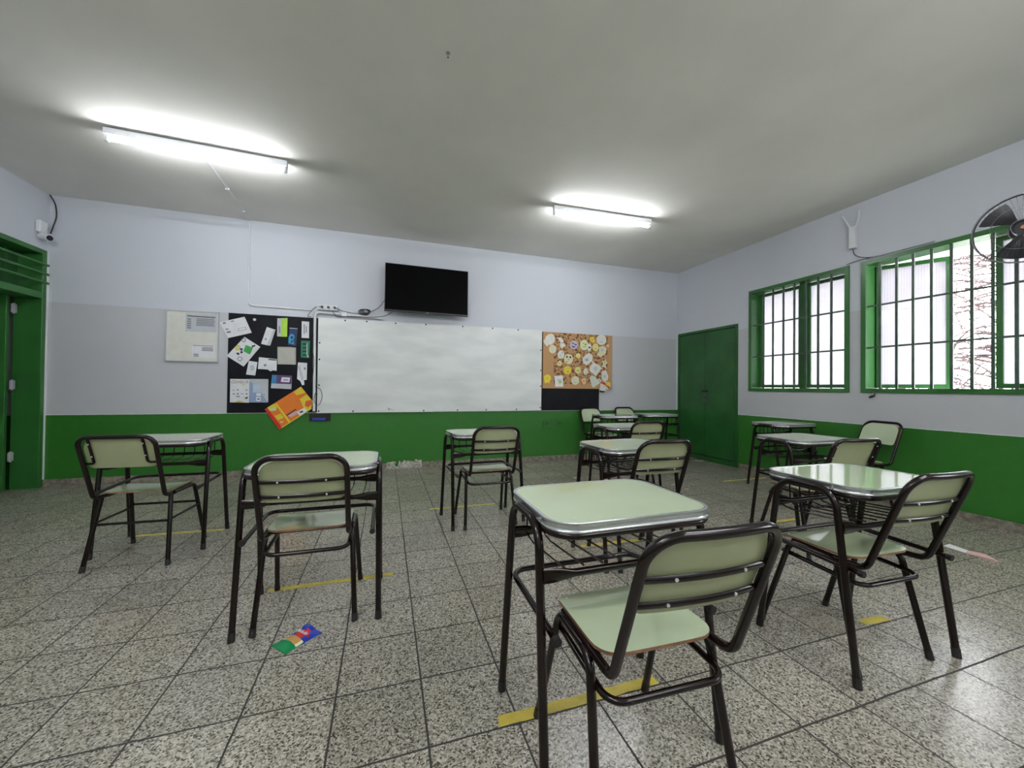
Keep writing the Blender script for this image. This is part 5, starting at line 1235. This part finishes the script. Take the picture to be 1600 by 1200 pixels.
        for s in (-1, 1):
            fl_ = fillet([(0.185 * s, -0.13, 0.426), (0.185 * s, 0.125, 0.424), (0.215 * s, 0.215, 0.012)], 0.050, 7)
            rl_ = [Vector((0.180 * s, -0.145, 0.424)), Vector((0.213 * s, -0.235, 0.012))]
            for part, foot, nxt in ((fl_, fl_[-1], fl_[-2]), (rl_, rl_[1], rl_[0])):
                bm = bmesh.new(); sweep(bm, part, 0.0125, 12)
                lg = link('leg', bm, 'frame', t, smooth=True)
                dr = (nxt - foot).normalized()
                bm = bmesh.new(); sweep(bm, [foot - dr * 0.011, foot + dr * 0.024], [0.0145, 0.0140], 12)
                link('foot_cap', bm, 'rubber', lg, smooth=True)
            tube('stretcher', [(0.196 * s, -0.178, 0.270), (0.198 * s, 0.158, 0.270)], 0.008, 'frame', t)
        tube('stretcher', [(-0.196, -0.178, 0.262), (0.196, -0.178, 0.262)], 0.008, 'frame', t)
        tube('stretcher', [(-0.198, 0.158, 0.290), (0.198, 0.158, 0.290)], 0.008, 'frame', t)
    return t

def pose(o, x, y, deg, label):
    o.location = (x, y, 0); o.rotation_euler = (0, 0, math.radians(deg)); o['label'] = label
desk0 = make_desk()
chair0 = make_chair('slat')
chairv = make_chair('bracket')
chaire = make_chair('edge')
index_kids()
DESKS = [
 (0.733, 1.185, 0.0, 'nearest desk, its whole pale green top in view'),
 (-0.322, 2.205, -0.3, 'desk behind the snack wrapper, second from the left'),
 (-1.477, 3.395, -0.7, 'leftmost desk, close to the green side door wall'),
 (0.805, 3.268, 5.0, 'desk standing alone in front of the whiteboard'),
 (1.600, 2.300, 2.5, 'desk straight behind the nearest one, first of the centre right column'),
 (2.030, 1.195, -1.0, 'desk at the right with bright window reflections on its top'),
 (3.290, 2.300, -1.0, 'desk behind the window reflecting one, second in the right column'),
 (4.490, 3.360, 0.0, 'farthest desk of the right column, beside the green double door'),
 (2.400, 3.500, 1.0, 'second desk of the centre right column, half hidden by a chair'),
 (3.175, 4.880, 180.0, 'left desk of the pair against the back wall, turned around'),
 (3.985, 5.000, 176.0, 'right desk of the pair against the back wall, next to the double door'),
]
CHAIRS = [
 ('s', 0.718, 1.012, -2.0, 'nearest chair, its back turned to the camera at the nearest desk'),
 ('s', -0.339, 2.210, -0.2, 'chair at the desk behind the snack wrapper'),
 ('v', -1.478, 3.215, -3.0, 'leftmost chair with upright brackets on its back, at the leftmost desk'),
 ('s', 0.825, 3.228, 1.0, 'chair at the desk in front of the whiteboard'),
 ('s', 1.609, 2.245, -2.0, 'chair at the desk straight behind the nearest one'),
 ('s', 1.998, 1.215, -2.0, 'chair at the desk with window reflections, glare on its seat'),
 ('e', 2.930, 2.010, -6.0, 'chair with riveted plain back seen behind the window reflecting desk'),
 ('s', 4.455, 2.620, 78.0, 'chair turned sideways with its back to the right wall'),
 ('s', 2.375, 3.410, 0.0, 'small looking chair at the second desk of the centre right column'),
 ('s', 3.150, 5.190, 184.0, 'chair facing the camera behind the left desk of the back pair'),
 ('s', 3.790, 5.195, 184.0, 'chair facing the camera under the grey wall, right of the other back one'),
]
used = {}
for i, (x, y_, a, lab) in enumerate(DESKS):
    pose(desk0 if i == 0 else copy_tree(desk0), x, y_, a, lab)
for (k, x, y_, a, lab) in CHAIRS:
    src = {'s': chair0, 'v': chairv, 'e': chaire}[k]
    if k not in used:
        used[k] = 1; pose(src, x, y_, a, lab)
    else:
        pose(copy_tree(src), x, y_, a, lab)
